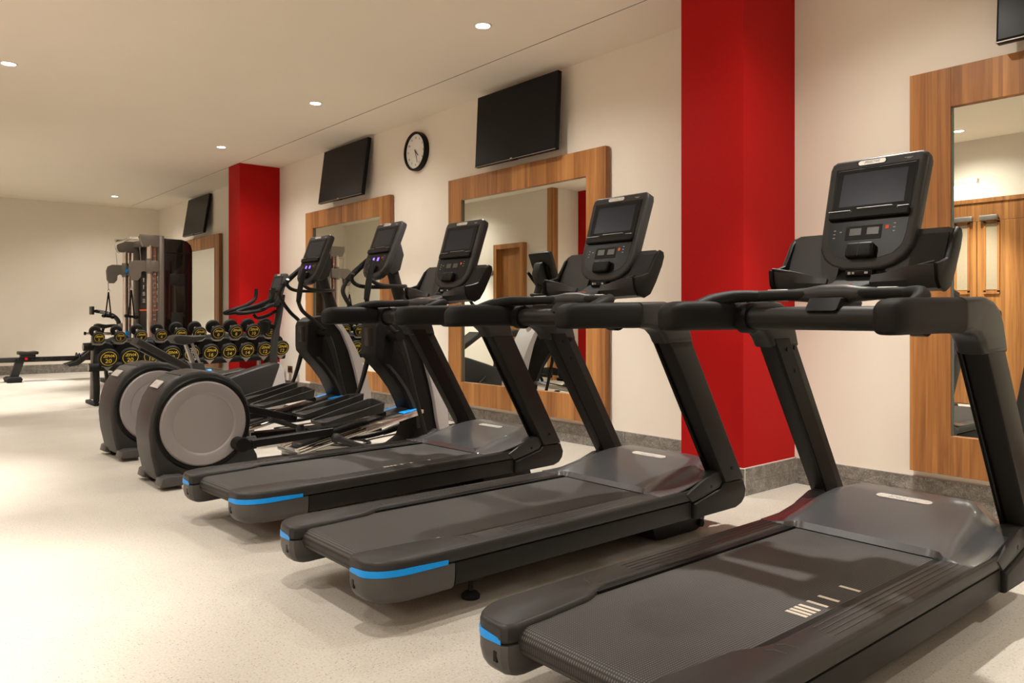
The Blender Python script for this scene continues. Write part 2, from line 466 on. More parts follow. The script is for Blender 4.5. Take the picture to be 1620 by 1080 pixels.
skirting('baseboard_right', [(YBACK, 2.65, XW, 'y', -1), (3.107, 10.66, XW, 'y', -1), (11.08, YF, XW, 'y', -1)])
skirting('baseboard_far', [(XB, XW, YF, 'x', -1)])
skirting('baseboard_pillar_near', [(2.634, 3.123, PX0, 'y', -1), (PX0, XW, 2.65, 'x', -1), (PX0, XW, 3.107, 'x', 1)])
skirting('baseboard_pillar_far', [(10.644, 11.096, PX0, 'y', -1), (PX0, XW, 10.66, 'x', -1), (PX0, XW, 11.08, 'x', 1)])
skirting('baseboard_left', [(YBACK, 2.6, XO, 'y', 1), (4.4, 8.8, XO, 'y', 1)])

# opposite side seen in the mirrors: veneered portal with double door, single door, corner strip
d1 = G().box(XO, XO + 0.03, 1.6, 2.66, 0, 2.42).box(XO, XO + 0.03, 4.36, 5.2, 0, 2.42).box(XO, XO + 0.03, 2.66, 4.36, 2.20, 2.42)
d1.box(XO, XO + 0.05, 1.55, 5.25, 2.421, 2.47)
o = struct('door_1', d1, M['wood'])
for k, (a, b) in enumerate(((2.665, 3.507), (3.513, 4.355))):
    lf = obj('door_leaf', G().box(XO + 0.004, XO + 0.04, a, b, 0.01, 2.195, 0.003, 1), M['wood'], o)
    c = 3.35 if k == 0 else 3.67
    obj('vision_panel', G().box(XO + 0.041, XO + 0.046, c - 0.06, c + 0.06, 1.38, 2.16), M['frost'], lf)
    obj('panel_bead', G().box(XO + 0.041, XO + 0.052, c - 0.085, c - 0.06, 1.35, 2.19).box(XO + 0.041, XO + 0.052, c + 0.06, c + 0.085, 1.35, 2.19)
        .box(XO + 0.041, XO + 0.052, c - 0.085, c + 0.085, 1.33, 1.37).box(XO + 0.041, XO + 0.052, c - 0.085, c + 0.085, 2.17, 2.20), M['wood'], lf)
    obj('door_closer', G().box(XO + 0.041, XO + 0.09, (3.28 if k == 0 else 3.55), (3.47 if k == 0 else 3.75), 2.20, 2.26, 0.004), M['steel'], lf)
obj('lock_plate', G().box(XO + 0.041, XO + 0.05, 3.28, 3.40, 1.04, 1.12, 0.003), M['steel'], o)
d2 = G().box(XB - 0.002, XB + 0.10, 10.04, 10.12, 0, 2.33).box(XB - 0.002, XB + 0.10, 10.76, 10.84, 0, 2.33).box(XB - 0.002, XB + 0.10, 10.12, 10.76, 2.25, 2.33)
o = struct('door_2', d2, M['wood'])
obj('door_leaf', G().box(XB + 0.001, XB + 0.008, 10.12, 10.76, 0, 2.25), M['wood'], o)
struct('trim_1', G().box(XB - 0.10, XB + 0.025, YB0 - 0.03, YB0 + 0.10, 0, ROOM_H - 0.001), M['wood'])

t = thing('door_sign', 'small dark brown sign plate beside the wooden door, seen in the mirror', 'sign', (XB, 11.03, 1.84))
obj('plate', G().box(0.001, 0.012, -0.09, 0.09, -0.04, 0.04, 0.002), M['socket'], t)
for i in range(2): obj('sign_line', G().box(0.0122, 0.0132, -0.05 + 0.01 * i, 0.05 - 0.01 * i, 0.010 - 0.032 * i, 0.020 - 0.032 * i), M['ink'], t)
t = thing('gym_notice', 'white notice with blue heading on the opposite wall, seen in the centre mirror', 'poster', (XB, 9.75, 1.6))
obj('sheet', G().box(0.001, 0.005, -0.11, 0.11, -0.28, 0.28), M['paper'], t)
obj('heading', G().box(0.0055, 0.007, -0.11, 0.11, 0.12, 0.28), M['bluep'], t)
obj('pictogram', G().box(0.0055, 0.007, -0.07, -0.01, -0.02, 0.04).box(0.0055, 0.007, -0.07, -0.01, -0.13, -0.07).box(0.0055, 0.007, 0.02, 0.08, -0.02, 0.04), M['bluep'], t)
t = thing('emergency_light', 'lit white emergency light box above the double door, seen in the right mirror', 'light', (XO, 3.66, 2.68))
obj('housing', G().box(0.002, 0.07, -0.16, 0.16, -0.03, 0.04, 0.005), M['trim'], t)
obj('lens', G().box(0.01, 0.062, -0.15, 0.15, -0.045, -0.031, 0.003), M['exitl'], t)

ld = bpy.data.lights.new('emergency_lamp', 'AREA'); ld.energy = 9.0; ld.color = (0.80, 0.95, 1.0); ld.shape = 'RECTANGLE'; ld.size = 0.05; ld.size_y = 0.3
lo = bpy.data.objects.new('emergency_lamp', ld); COL.objects.link(lo); lo.parent = t; lo.location = (0.036, 0, -0.05)
# ---------------------------------------------------------------- downlights
def downlight(x, y, label, watt=1.0, beam=1.0, cone=74, r=0.05):
    t = thing('downlight', label, 'light', (x, y, ROOM_H), 0, 'recessed ceiling downlights')
    obj('trim_ring', G().lathe([(r, -0.001), (r + 0.004, -0.006), (r + 0.016, -0.005), (r + 0.018, -0.0005), (r, -0.0005)], 32), M['trim'], t)
    obj('lamp_lens', G().lathe([(0, -0.002), (r - 0.001, -0.002), (r - 0.001, -0.0008), (0, -0.0008)], 24), M['lens'], t)
    for nm, w, ang, bl in (('lamp', LAMP_WATT, 150, 1.0), ('beam', BEAM_WATT * beam, cone, 0.65)):
        ld = bpy.data.lights.new(nm, 'SPOT')
        ld.energy = w * watt; ld.color = LAMP_COLOR; ld.spot_size = math.radians(ang); ld.spot_blend = bl
        ld.shadow_soft_size = 0.035
        lo = bpy.data.objects.new(nm, ld); COL.objects.link(lo); lo.parent = t; lo.location = (0, 0, -0.03)
    return t
near_lbl = {4.46: 'lit downlight nearest the camera, above the centre treadmills', 7.17: 'starry lit downlight above the ellipticals left of the clock',
            9.80: 'small lit downlight in front of the far red pillar', 15.1: 'farthest lit downlight, by the far wall above the cable machine'}
for y in (-3.55, -0.88, 1.79, 4.46, 7.17, 9.80, 15.1):
    downlight(3.48, y, near_lbl.get(y, {1.79: 'lit downlight in the ceiling above the nearest treadmill', -0.88: 'lit downlight above the right mirror, beyond the right edge'}.get(y, 'lit downlight in the ceiling behind the camera, mirror wall side')), 0.55, 1.9)
for y, lb in ((2.40, 'lit downlight over the open floor behind the middle treadmill'), (5.05, 'lit downlight over the open floor behind the farthest treadmill'),
              (7.70, 'lit downlight at the left edge of the photo')):
    downlight(0.96, y, lb, 0.5, 0.4)
for x, y, lb in ((-0.5, -1.8, 'lit downlight in the ceiling behind the camera, door side'), (-0.5, 0.85, 'lit downlight in the ceiling beside the camera, door side'),
                 (-0.5, 3.50, 'lit downlight before the double door, reflected in the right mirror'), (-0.5, 6.15, 'lit downlight beyond the left edge, level with the ellipticals'),
                 (-0.5, 8.80, 'lit downlight before the red pillar opposite the mirrors'), (1.10, 11.45, 'lit downlight over the floor left of the dumbbell rack'),
                 (1.30, 14.1, 'lit downlight over the floor by the rowing machine')):
    downlight(x, y, lb, 0.55, 4.3, 62)

# ---------------------------------------------------------------- mirrors, televisions, clock, sockets
TF = 0.066
def mirror(y0, y1, z0, z1, label):
    t = thing('framed_mirror', label, 'mirror', (XW, (y0 + y1) / 2, z0), 0, 'wood framed wall mirrors')
    h = (y1 - y0) / 2; H = z1 - z0; w = 0.216; hb = 0.216
    obj('frame_stile', G().box(-TF, -0.012, -h, -h + w, 0, H, 0.0015, 1), M['wood'], t)
    obj('frame_stile', G().box(-TF, -0.012, h - w, h, 0, H, 0.0015, 1), M['wood'], t)
    obj('frame_rail', G().box(-TF, -0.012, -h + w, h - w, H - hb, H, 0.0015, 1), M['wood'], t)
    obj('frame_rail', G().box(-TF, -0.012, -h + w, h - w, 0, hb, 0.0015, 1), M['wood'], t)
    obj('backing', G().box(-0.012, -0.001, -h + 0.03, h - 0.03, 0.03, H - 0.03), M['edge'], t)
    obj('mirror_glass', G().box(-TF + 0.024, -TF + 0.030, -h + w, h - w, hb, H - hb), M['mirror'], t)
    for a_ in (-h + w, h - w - 0.004): obj('glass_edge', G().box(-TF + 0.012, -TF + 0.031, a_, a_ + 0.004, hb, H - hb), M['edge'], t)
mirror(-0.25, 1.907, 0.202, 2.432, 'wood framed mirror at the right edge, behind the nearest treadmill')
mirror(4.25, 6.405, 0.202, 2.432, 'wood framed mirror in the centre, behind the two farther treadmills')
mirror(7.54, 9.68, 0.202, 2.432, 'wood framed mirror behind the two ellipticals')
mirror(12.94, 15.09, 0.202, 2.432, 'farthest wood framed mirror, partly hidden behind the cable machine')

def tv(y0, y1, zb, hgt, dx, label):
    t = thing('wall_television', label, 'television', (4.45, (y0 + y1) / 2, zb), 0, 'switched off wall televisions')
    h = (y1 - y0) / 2
    a = math.atan2(dx, hgt); L = math.hypot(dx, hgt)
    R = Matrix.Rotation(a, 4, 'Y')
    obj('casing', G().box(0.0, 0.045, -h, h, 0, L, 0.004, mat=R), M['gloss'], t)
    obj('screen', G().box(-0.0015, -0.0005, -h + 0.01, h - 0.01, 0.018, L - 0.01, mat=R), M['tvs'], t)
    obj('sensor_lip', G().box(-0.002, 0.02, -0.05, 0.05, -0.012, 0.001, 0.003, mat=R), M['gloss'], t)
    obj('bezel_edge', G().box(-0.003, 0.0, -h, h, 0, 0.006, mat=R), M['frame'], t)
    obj('wall_bracket', G().box(dx * 0.62 + 0.035, XW - 4.45 - 0.001, -0.2, 0.2, 0.18, 0.40), M['black'], t)
    if y0 > 3: obj('maker_mark', G().box(-0.0042, -0.003, 0.005, 0.035, 0.006, 0.014, 0.001), M['ink'], t)
tv(0.333, 1.438, 2.468, 0.667, 0.05, 'black wall television at the top right corner, above the right mirror')
tv(4.72, 5.825, 2.468, 0.667, 0.033, 'black wall television above the centre mirror')
tv(7.985, 9.10, 2.485, 0.67, 0.088, 'black wall television above the mirror behind the ellipticals')
tv(13.39, 14.49, 2.482, 0.67, 0.105, 'farthest black wall television, above the cable machine')

t = thing('wall_clock', 'round wall clock with black rim and white dial', 'clock', (XW, 7.05, 2.84))
RY = Matrix.Rotation(-PI / 2, 4, 'Y')
obj('rim', G().lathe([(0.19, 0.001), (0.208, 0.001), (0.208, 0.055), (0.203, 0.060), (0.190, 0.060), (0.184, 0.054), (0.184, 0.02), (0.19, 0.02)], 64, RY), M['black'], t)
obj('dial', G().lathe([(0, 0.036), (0.185, 0.036), (0.185, 0.030), (0, 0.030)], 48, RY), M['dial'], t)
for k in range(1, 13):
    a = k * PI / 6
    text(str(k), 0.034, M['black'], t, frame3((-0.0375, -0.145 * math.sin(a), 0.145 * math.cos(a)), (0, -1, 0), (0, 0, 1)))
def hand(name, a, L, w, x):
    mt = Matrix.Translation((x, 0, 0)) @ Matrix.Rotation(a, 4, 'X')
    obj(name, G().prism([(-w, -0.02), (w, -0.02), (w * 0.5, L), (-w * 0.5, L)], -0.001, 0.001, 'x', mat=mt), M['black'], t)
hand('hour_hand', math.radians(133), 0.075, 0.006, -0.041)
hand('minute_hand', math.radians(162), 0.13, 0.004, -0.044)
t = thing('wall_socket', 'bronze wall socket plate low on the wall beside the dumbbell rack', 'socket', (XW, 10.3, 0.32))
obj('plate', G().box(-0.008, -0.001, -0.075, 0.075, -0.045, 0.045, 0.002), M['socket'], t)
obj('socket_holes', G().box(-0.0095, -0.0078, -0.045, -0.02, -0.015, 0.015).box(-0.0095, -0.0078, 0.02, 0.045, -0.015, 0.015), M['black'], t)

# ---------------------------------------------------------------- console shared by the cardio machines
def console(root, base, tilt, kind, scale=1.0, yaw=0.0):
    c, s = math.cos(tilt), math.sin(tilt)
    mt = frame3(base, (0, -1, 0), (s, 0, c)) @ Matrix.Rotation(yaw, 4, 'Y') @ Matrix.Scale(scale, 4)
    def part(name, g, mat, par):
        g.bm.transform(mt); return obj(name, g, mat, par)
    # shield outline in (p, q); r is towards the user
    half = [(0.0, 0.0), (0.07, 0.004), (0.115, 0.020), (0.150, 0.050), (0.172, 0.092), (0.176, 0.14), (0.186, 0.430), (0.180, 0.454), (0.162, 0.466)]
    out = half + [(-p, q) for p, q in reversed(half[1:])]
    shell = part('console', G().prism(out, -0.055, 0.0, 'z', 0.013, 4), M['char'], root)
    part('console_back', G().prism([(p * 0.62, 0.06 + q * 0.55) for p, q in out], -0.078, -0.053, 'z', 0.012, 2), M['black'], shell)
    fa = [(0.0, 0.045), (0.06, 0.047), (0.11, 0.062), (0.138, 0.095), (0.146, 0.14), (0.156, 0.425), (-0.156, 0.425), (-0.146, 0.14), (-0.138, 0.095), (-0.11, 0.062), (-0.06, 0.047)]
    part('fascia', G().prism(fa, -0.004, 0.0015, 'z'), M['gloss'], shell)
    part('screen_surround', G().box(-0.148, 0.148, 0.238, 0.418, 0.0012, 0.0035, 0.001, 1), M['black'], shell)
    part('screen', G().box(-0.122, 0.122, 0.262, 0.400, 0.0036, 0.0042), M['screen'], shell)
    part('reading_ledge', G().prism(rrect(-0.150, 0.150, 0.205, 0.236, 0.006, 3), 0.001, 0.020, 'z', 0.004, 1)
         .prism([(-0.06, 0.233), (-0.04, 0.243), (0.09, 0.243), (0.11, 0.233)], 0.012, 0.020, 'z'), M['black'], shell)
    part('ledge_highlight', G().box(-0.150, -0.065, 0.2362, 0.238, 0.016, 0.0215).box(0.11, 0.150, 0.2362, 0.238, 0.016, 0.0215).box(-0.04, 0.09, 0.2432, 0.2450, 0.014, 0.0205), M['steel'], shell)
    lm = M['violet'] if kind == 'elliptical' else M['lcd']
    part('display_panel', G().box(-0.078, 0.058, 0.122, 0.178, 0.0016, 0.0030, 0.0005, 1), M['black'], shell)
    for a, b in ((-0.062, -0.018), (0.004, 0.048)):
        if kind == 'elliptical': a, b = a + 0.008, b - 0.010
        part('small_display', G().box(a, b, 0.140, 0.168, 0.0031, 0.0038), lm, shell)
    g = G()
    for x, y in ((-0.122, 0.165), (-0.122, 0.15), (-0.122, 0.135), (-0.098, 0.158), (0.102, 0.178), (0.102, 0.163), (0.102, 0.148)): g.box(x - 0.004, x + 0.004, y - 0.0015, y + 0.0015, 0.0016, 0.0022)
    part('button_icons', g, M['ink'], shell)
    part('stop_icon', G().box(0.070, 0.082, 0.158, 0.172, 0.0016, 0.0024), M['orange'], shell)
    part('paddle_keys', G().prism(rrect(-0.056, 0.046, 0.042, 0.102, 0.012, 3), 0.0, 0.030, 'z', 0.010, 3), M['black'], shell)
    part('key_highlight', G().box(-0.050, 0.040, 0.092, 0.1005, 0.018, 0.0265, 0.002, 1), M['cap'], shell)
    part('key_split', G().box(-0.0065, -0.0045, 0.046, 0.100, 0.0295, 0.0308), M['gloss'], shell)
    pl = part('nameplate', G().prism([(x * 1.0 - 0.02, y + 0.443) for x, y in pill(0.105, 0.019)], -0.001, 0.0022, 'z'), M['plate'], shell)
    text('PRECOR', 0.0155, M['ink'], pl, mt @ Matrix.Translation((-0.02, 0.443, 0.0024)), shear=0.2)
    part('badge_ring', G().prism([(x - 0.02, y + 0.443) for x, y in pill(0.114, 0.025)], -0.003, 0.0006, 'z'), M['gloss'], shell)
    lp = part('corner_mark', G().box(0.10, 0.13, 0.440, 0.4415, 0.0, 0.0008).box(0.11, 0.125, 0.436, 0.4375, 0.0, 0.0008), M['ink'], shell)
    return shell

# ---------------------------------------------------------------- treadmills
def sstep(t):
    t = max(0.0, min(1.0, t)); return t * t * (3 - 2 * t)

def cap_outline(sy, x_end, inner_bulge=True):
    """plan outline of one side deck (sy = +1 left, -1 right)"""
    pts = []
    n = 7
    for k in range(n + 1):                                   # rounded outer rear corner
        a = PI - (PI / 2) * k / n
        pts.append((0.15 + 0.15 * math.cos(a), 0.305 + 0.095 * math.sin(a)))
    pts.append((x_end, 0.40))
    pts.append((x_end, 0.283))
    for k in range(6):
        u = k / 5
        pts.append((0.46 - 0.14 * u, 0.283 - 0.045 * sstep(u)))
    pts += [(0.16, 0.222), (0.04, 0.215), (0.012, 0.222), (0.0, 0.24)]
    return [(x, y * sy) for x, y in pts]

def make_treadmill(label, mark_x, mark_y):
    T = thing('treadmill', label, 'treadmill', (0, 0, 0), 0, 'black treadmills in a row facing the mirrors')
    obj('underframe', G().box(0.15, 1.95, -0.27, 0.27, 0.115, 0.165, 0.01).box(1.0, 2.05, -0.30, 0.30, 0.13, 0.20, 0.01), M['black'], T)
    # belt
    prof = [(1.78, 0.238), (0.085, 0.238)]
    for k in range(1, 9):
        a = PI / 2 + PI * k / 9; prof.append((0.085 + 0.040 * math.cos(a), 0.198 + 0.040 * math.sin(a)))
    prof += [(0.085, 0.158), (1.78, 0.168)]
    belt = obj('running_belt', G().prism(prof, -0.262, 0.262, 'y', 0.002, 1), M['belt'], T)
    xs = [0.0, 0.022, 0.045, 0.070, 0.115, 0.18, 0.31]
    for i, dx in enumerate(xs):
        x = mark_x + dx
        obj('distance_mark', G().prism([(x + a, mark_y + b) for a, b in [(-0.007, -0.032), (0.007, -0.032), (0.007, 0.032), (-0.007, 0.032)]], 0.2382, 0.2392, 'z'), M['mark'], belt)
    obj('roller', G().tube([(0.085, -0.30, 0.198), (0.085, 0.30, 0.198)], 0.03), M['frame'], T)
    for sy in (-1, 1):
        # upper rail
        o1 = cap_outline(sy, 1.72)
        rail = obj('side_rail', G().prism(o1, 0.200, 0.254, 'z', 0.014, 3), M['char'], T)
        obj('rail_inner_lip', G().box(0.40, 1.70, min(sy * 0.262, sy * 0.285), max(sy * 0.262, sy * 0.285), 0.20, 0.246), M['black'], rail)
        for k in range(4):
            y = sy * (0.305 + 0.020 * k)
            obj('tread_line', G().box(0.62, 1.66, y - 0.0015, y + 0.0015, 0.2538, 0.2552), M['line'], rail)
        g = G()
        for k in range(2):
            g.tube([(0.40 + 0.05 * k, sy * 0.30, 0.2538), (0.42 + 0.05 * k, sy * 0.315, 0.2542), (0.425 + 0.05 * k, sy * 0.345, 0.2538)], 0.0022, 6)
        obj('heel_mark', g, M['line'], rail)
        # lower skirt
        skirt = obj('side_skirt', G().prism([(0.335, 0.118), (1.72, 0.118), (1.72, 0.199), (0.335, 0.199)], sy * 0.34, sy * 0.397, 'y', 0.008, 2), M['upr'], T)
        # rear cap, tapered to its foot
        g = G(); b = bmesh.new()
        ol = cap_outline(sy, 0.33); lv = []
        for z, sc_, dxx in ((0.199, 1.0, 0.0), (0.165, 1.0, 0.0), (0.135, 0.97, 0.008), (0.115, 0.91, 0.022), (0.104, 0.80, 0.045)):
            lv.append([b.verts.new((dxx + x * (1 - dxx / 0.33) if x < 0.33 else x, sy * (0.30 + (abs(y) - 0.30) * sc_), z)) for x, y in ol])
        n = len(ol)
        for a_, c_ in zip(lv[:-1], lv[1:]):
            for k in range(n): b.faces.new((a_[k], a_[(k + 1) % n], c_[(k + 1) % n], c_[k]))
        b.faces.new(lv[0]); b.faces.new(lv[-1])
        bmesh.ops.recalc_face_normals(b, faces=b.faces)
        g.merge(b)
        cap = obj('rear_end_cap', g, M['cap'], T)
        g = G(); b = bmesh.new()
        seg = [(x, y) for x, y in cap_outline(sy, 0.30)]
        seg = [(0.0025, sy * 0.24)] + seg[:9]
        vv = []
        for i, (x, y) in enumerate(seg):
            ox, oy = 0.15, 0.30 * sy
            dv = Vector((min(x, 0.15) - 0.15, (y - oy))); 
            dv = dv.normalized() * 0.0025 if dv.length > 1e-5 else Vector((0, 0))
            hh = 0.0225 if 0 < i < len(seg) - 1 else 0.016
            vv.append((b.verts.new((x + dv.x, y + dv.y, 0.2005)), b.verts.new((x + dv.x * 0.9, y + dv.y * 0.9, 0.2005 + hh)), b.verts.new((x - dv.x, y - dv.y, 0.2005 + hh)), b.verts.new((x - dv.x, y - dv.y, 0.2005))))
        for a_, c_ in zip(vv[:-1], vv[1:]):
            for k in range(4): b.faces.new((a_[k], a_[(k + 1) % 4], c_[(k + 1) % 4], c_[k]))
        b.faces.new(vv[0]); b.faces.new(list(reversed(vv[-1])))
        bmesh.ops.recalc_face_normals(b, faces=b.faces); g.merge(b)
        s_ = obj('blue_accent', g, M['blue'], cap); s_['label'] = 'bright blue accent strip'
        obj('cap_slot', G().box(-0.0012, 0.006, sy * 0.262 - 0.008, sy * 0.262 + 0.008, 0.148, 0.180, 0.002, 1), M['gloss'], cap)
        # front boot, side cover, uprights
        boot = [(1.722, 0.118), (1.722, 0.190), (1.80, 0.205), (1.935, 0.232), (1.966, 0.262), (2.125, 0.252), (2.150, 0.20), (2.140, 0.160), (2.110, 0.132), (2.06, 0.118)]
        obj('front_boot', G().prism(boot, sy * 0.335, sy * 0.415, 'y', 0.012, 3), M['upr'], T)
        cov = [(1.668, 0.238), (1.715, 0.196), (1.800, 0.209), (1.930, 0.236), (1.955, 0.262), (1.935, 0.315), (1.880, 0.313), (1.78, 0.282)]
        cv = obj('side_cover', G().prism(cov, sy * 0.335, sy * 0.406, 'y', 0.006, 2), M['char'], T)
        obj('cover_hole', G().tube([(1.862, sy * 0.400, 0.250), (1.862, sy * 0.4075, 0.250)], 0.008, 10), M['gloss'], cv)
        up = [(1.500, 0.985), (1.668, 0.985), (2.116, 0.258), (1.960, 0.258)]
        upo = obj('upright', G().prism(up, sy * 0.345, sy * 0.424, 'y', 0.010, 2), M['upr'], T)
        upi = [(1.490, 0.985), (1.600, 0.985), (2.045, 0.258), (1.940, 0.258)]
        obj('inner_channel', G().prism([(x, z) for x, z in upi], sy * 0.331, sy * 0.3455, 'y', 0.003, 1), M['black'], upo)
        for x, z in ((1.585, 0.940), (1.64, 0.945), (1.645, 0.85), (1.985, 0.32)) if sy > 0 else ((2.005, 0.325), ):
            yy = 0.331 if sy > 0 else -0.4245
            obj('bolt', G().tube([(x, yy + 0.003, z), (x, yy - 0.003, z)], 0.0085, 10), M['gloss'], upo)
        # handrail: soft grip and bend bracket
        st = [(0.858, 0.012, 0.018, 1.060), (0.861, 0.024, 0.030, 1.062), (0.868, 0.034, 0.039, 1.065), (0.882, 0.042, 0.046, 1.069), (0.905, 0.048, 0.051, 1.0735), (0.94, 0.050, 0.053, 1.076), (1.05, 0.050, 0.054, 1.0775), (1.20, 0.050, 0.0555, 1.0785), (1.312, 0.050, 0.057, 1.079)]
        hr = obj('handrail_grip', G().loft([(x, sy * 0.383, zc, hy, hz) for x, hy, hz, zc in st]), M['pad'], T)
        bp = [(1.313, 1.023), (1.38, 1.022), (1.43, 1.012), (1.468, 0.985), (1.492, 0.950), (1.690, 0.950), (1.672, 1.005), (1.648, 1.06), (1.612, 1.105), (1.56, 1.130), (1.49, 1.140), (1.313, 1.136)]
        obj('handrail_bracket', G().prism(bp, sy * 0.334, sy * 0.432, 'y', 0.022, 4), M['char'], T)
        # bar root that climbs out of the grip
        obj('bar_root', G().tube([(1.03, sy * 0.382, 1.105), (1.12, sy * 0.375, 1.130), (1.21, sy * 0.335, 1.148), (1.275, sy * 0.27, 1.150)], [0.020, 0.026, 0.024, 0.021], 12, smooth=4), M['pad'], T)
        # lift foot and levelling foot
        ft = obj('levelling_foot', G().lathe([(0, 0.001), (0.036, 0.001), (0.037, 0.012), (0.026, 0.024), (0.010, 0.030), (0.008, 0.07), (0.008, 0.12), (0, 0.12)], 20, Matrix.Translation((0.50, sy * 0.27, 0))), M['rubber'], T)
        obj('foot_bracket', G().prism([(0.44, 0.121), (0.47, 0.075), (0.53, 0.065), (0.59, 0.121)], sy * 0.24, sy * 0.30, 'y', 0.003, 1), M['upr'], ft)
        # console wing tray
        rows = []
        for i in range(9):
            u = i / 8
            y = 0.085 + 0.215 * u
            lip = 1.215 + 0.035 * sstep(u * 1.3)
            e = 1 - 0.25 * max(0, (u - 0.85) / 0.15) ** 2
            prof = [(1.475 - 0.02 * u, lip), (1.462, 1.195 + 0.012 * u), (1.475, 1.175 + 0.008 * u), (1.505, 1.168 + 0.008 * u), (1.535, 1.18 + 0.01 * u), (1.562, 1.225), (1.598, 1.30), (1.628, 1.362 * e + 1.32 * (1 - e)), (1.640, 1.388 * e + 1.34 * (1 - e))]
            rows.append([(x, sy * y, z) for x, z in prof])
        tray = obj('console_tray', G().sheet(rows, 0.014), M['char'], T)
        cheek = [(1.445, 1.252), (1.452, 1.195), (1.475, 1.168), (1.52, 1.158), (1.56, 1.175), (1.60, 1.23), (1.645, 1.31), (1.662, 1.355), (1.656, 1.378), (1.634, 1.386), (1.605, 1.362), (1.575, 1.315), (1.545, 1.275), (1.50, 1.262)]
        obj('tray_cheek', G().prism(cheek, sy * 0.292, sy * 0.312, 'y', 0.008, 2), M['black'], tray)
        padr = []
        for i in range(6):
            u = i / 5; y = 0.165 + 0.115 * u
            padr.append([(x - 0.006, sy * y, z + 0.002) for x, z in ((1.556, 1.212), (1.578, 1.258), (1.602, 1.308), (1.630, 1.366))])
        obj('tray_mat', G().sheet(padr, 0.003), M['rubber'], tray)
        obj('tray_lip', G().tube([(1.476, sy * 0.12, 1.206), (1.472, sy * 0.20, 1.235), (1.462, sy * 0.28, 1.252), (1.455, sy * 0.30, 1.255)], 0.007, 8, smooth=3), M['black'], tray)
    # side lifts
    obj('lift_arm', G().prism([(1.56, 0.118), (1.60, 0.012), (1.64, 0.003), (1.92, 0.003), (1.975, 0.02), (1.99, 0.06), (1.97, 0.118)], -0.278, 0.278, 'y', 0.008, 2), M['upr'], T)
    obj('lift_wheel', G().tube([(1.945, -0.292, 0.036), (1.945, -0.278, 0.036)], 0.018, 14).tube([(1.945, 0.278, 0.036), (1.945, 0.292, 0.036)], 0.018, 14), M['rubber'], T)
    # hood
    rows = []
    xs_ = [0.0, 0.02, 0.10, 0.22, 0.36, 0.50, 0.62, 0.75, 0.86, 0.94, 1.0]
    for i, u in enumerate(xs_):
        row = []
        for j in range(33):
            v = -1 + 2 * j / 32
            y = 0.392 * v if u < 0.6 else (0.392 + (0.312 - 0.392) * sstep((u - 0.6) / 0.08)) * v
            a = abs(v) * 0.392
            pl = 1 - sstep((a - 0.270) / 0.095)
            xr = 1.53 - 0.055 * sstep((a - 0.255) / 0.05) + 0.03 * (1 - pl) * 0
            x = xr + (2.135 - xr) * u
            if u <= 0.0: z = 0.242
            else:
                top = 0.258 + 0.110 * min(1.0, u / 0.80) ** 0.72
                if u > 0.80: top -= 0.19 * ((u - 0.80) / 0.20) ** 1.7
                low = 0.256 + 0.045 * sstep((u - 0.15) / 0.5)
                if u > 0.80: low -= 0.10 * ((u - 0.80) / 0.20) ** 1.7
                z = low + (max(top, low) - low) * pl
            row.append((x, y, z))
        rows.append(row)
    hood = obj('motor_hood', G().sheet(rows, 0.006), M['hood'], T)
    pl_m = frame3((1.885, 0.0, 0.3445), (0, -1, 0), (0.988, 0, 0.155))
    g = G().prism([(x, y) for x, y in pill(0.215, 0.040)], 0.0, 0.004, 'z'); g.bm.transform(pl_m)
    np_ = obj('nameplate', g, M['plate'], hood)
    text('PRECOR', 0.032, M['ink'], np_, pl_m @ Matrix.Translation((0, -0.001, 0.0043)), shear=0.2)
    # cross bar and hand bar
    cb = obj('crossbar', G().tube([(1.27, -0.333, 1.068), (1.27, 0.333, 1.068)], 0.042, 24), M['upr'], T)
    for sy in (-1, 1): obj('crossbar_collar', G().tube([(1.27, sy * 0.290, 1.068), (1.27, sy * 0.333, 1.068)], 0.057, 24), M['black'], cb)
    bar = [(1.275, -0.27, 1.150), (1.30, -0.18, 1.152), (1.315, -0.10, 1.153), (1.32, 0, 1.153), (1.315, 0.10, 1.153), (1.30, 0.18, 1.152), (1.275, 0.27, 1.150)]
    hb = obj('hand_bar', G().tube(bar, 0.021, 14, smooth=3), M['pad'], T)
    obj('bar_hub', G().tube([(1.315, -0.155, 1.152), (1.320, -0.10, 1.152), (1.33, -0.045, 1.152), (1.33, 0.045, 1.152), (1.320, 0.10, 1.152), (1.315, 0.155, 1.152)], [0.0215, 0.026, 0.036, 0.036, 0.026, 0.0215], 18, smooth=3), M['char'], hb)
    for sy in (-1, 1):
        for zz in (0.0205, -0.0205):
            cs = obj('pulse_contact', G().tube([(1.303, sy * 0.165, 1.152 + zz * 0.75), (1.286, sy * 0.235, 1.1507 + zz * 0.75)], 0.0075, 10), M['steel'], hb)
            cs['label'] = 'silver hand contact'
    obj('hub_mount', G().prism([(1.22, 1.095), (1.40, 1.095), (1.42, 1.125), (1.38, 1.14), (1.26, 1.14)], -0.06, 0.06, 'y', 0.01, 2), M['black'], T)
    obj('safety_clip', G().tube([(1.285, 0.05, 1.12), (1.262, 0.05, 1.07), (1.262, 0.052, 1.045)], [0.006, 0.008, 0.012], 8), M['black'], T)
    obj('warning_label', G().prism([(1.35, -0.05), (1.375, -0.04), (1.375, 0.04), (1.35, 0.05)], 1.186, 1.189, 'z'), M['orange'], T)
    nk = obj('console_neck', G().prism([(1.355, 1.160), (1.40, 1.182), (1.50, 1.200), (1.57, 1.240), (1.63, 1.31), (1.70, 1.34), (1.73, 1.30), (1.68, 1.20), (1.58, 1.155), (1.44, 1.140), (1.365, 1.142)], -0.085, 0.085, 'y', 0.028, 4), M['pad'], T)
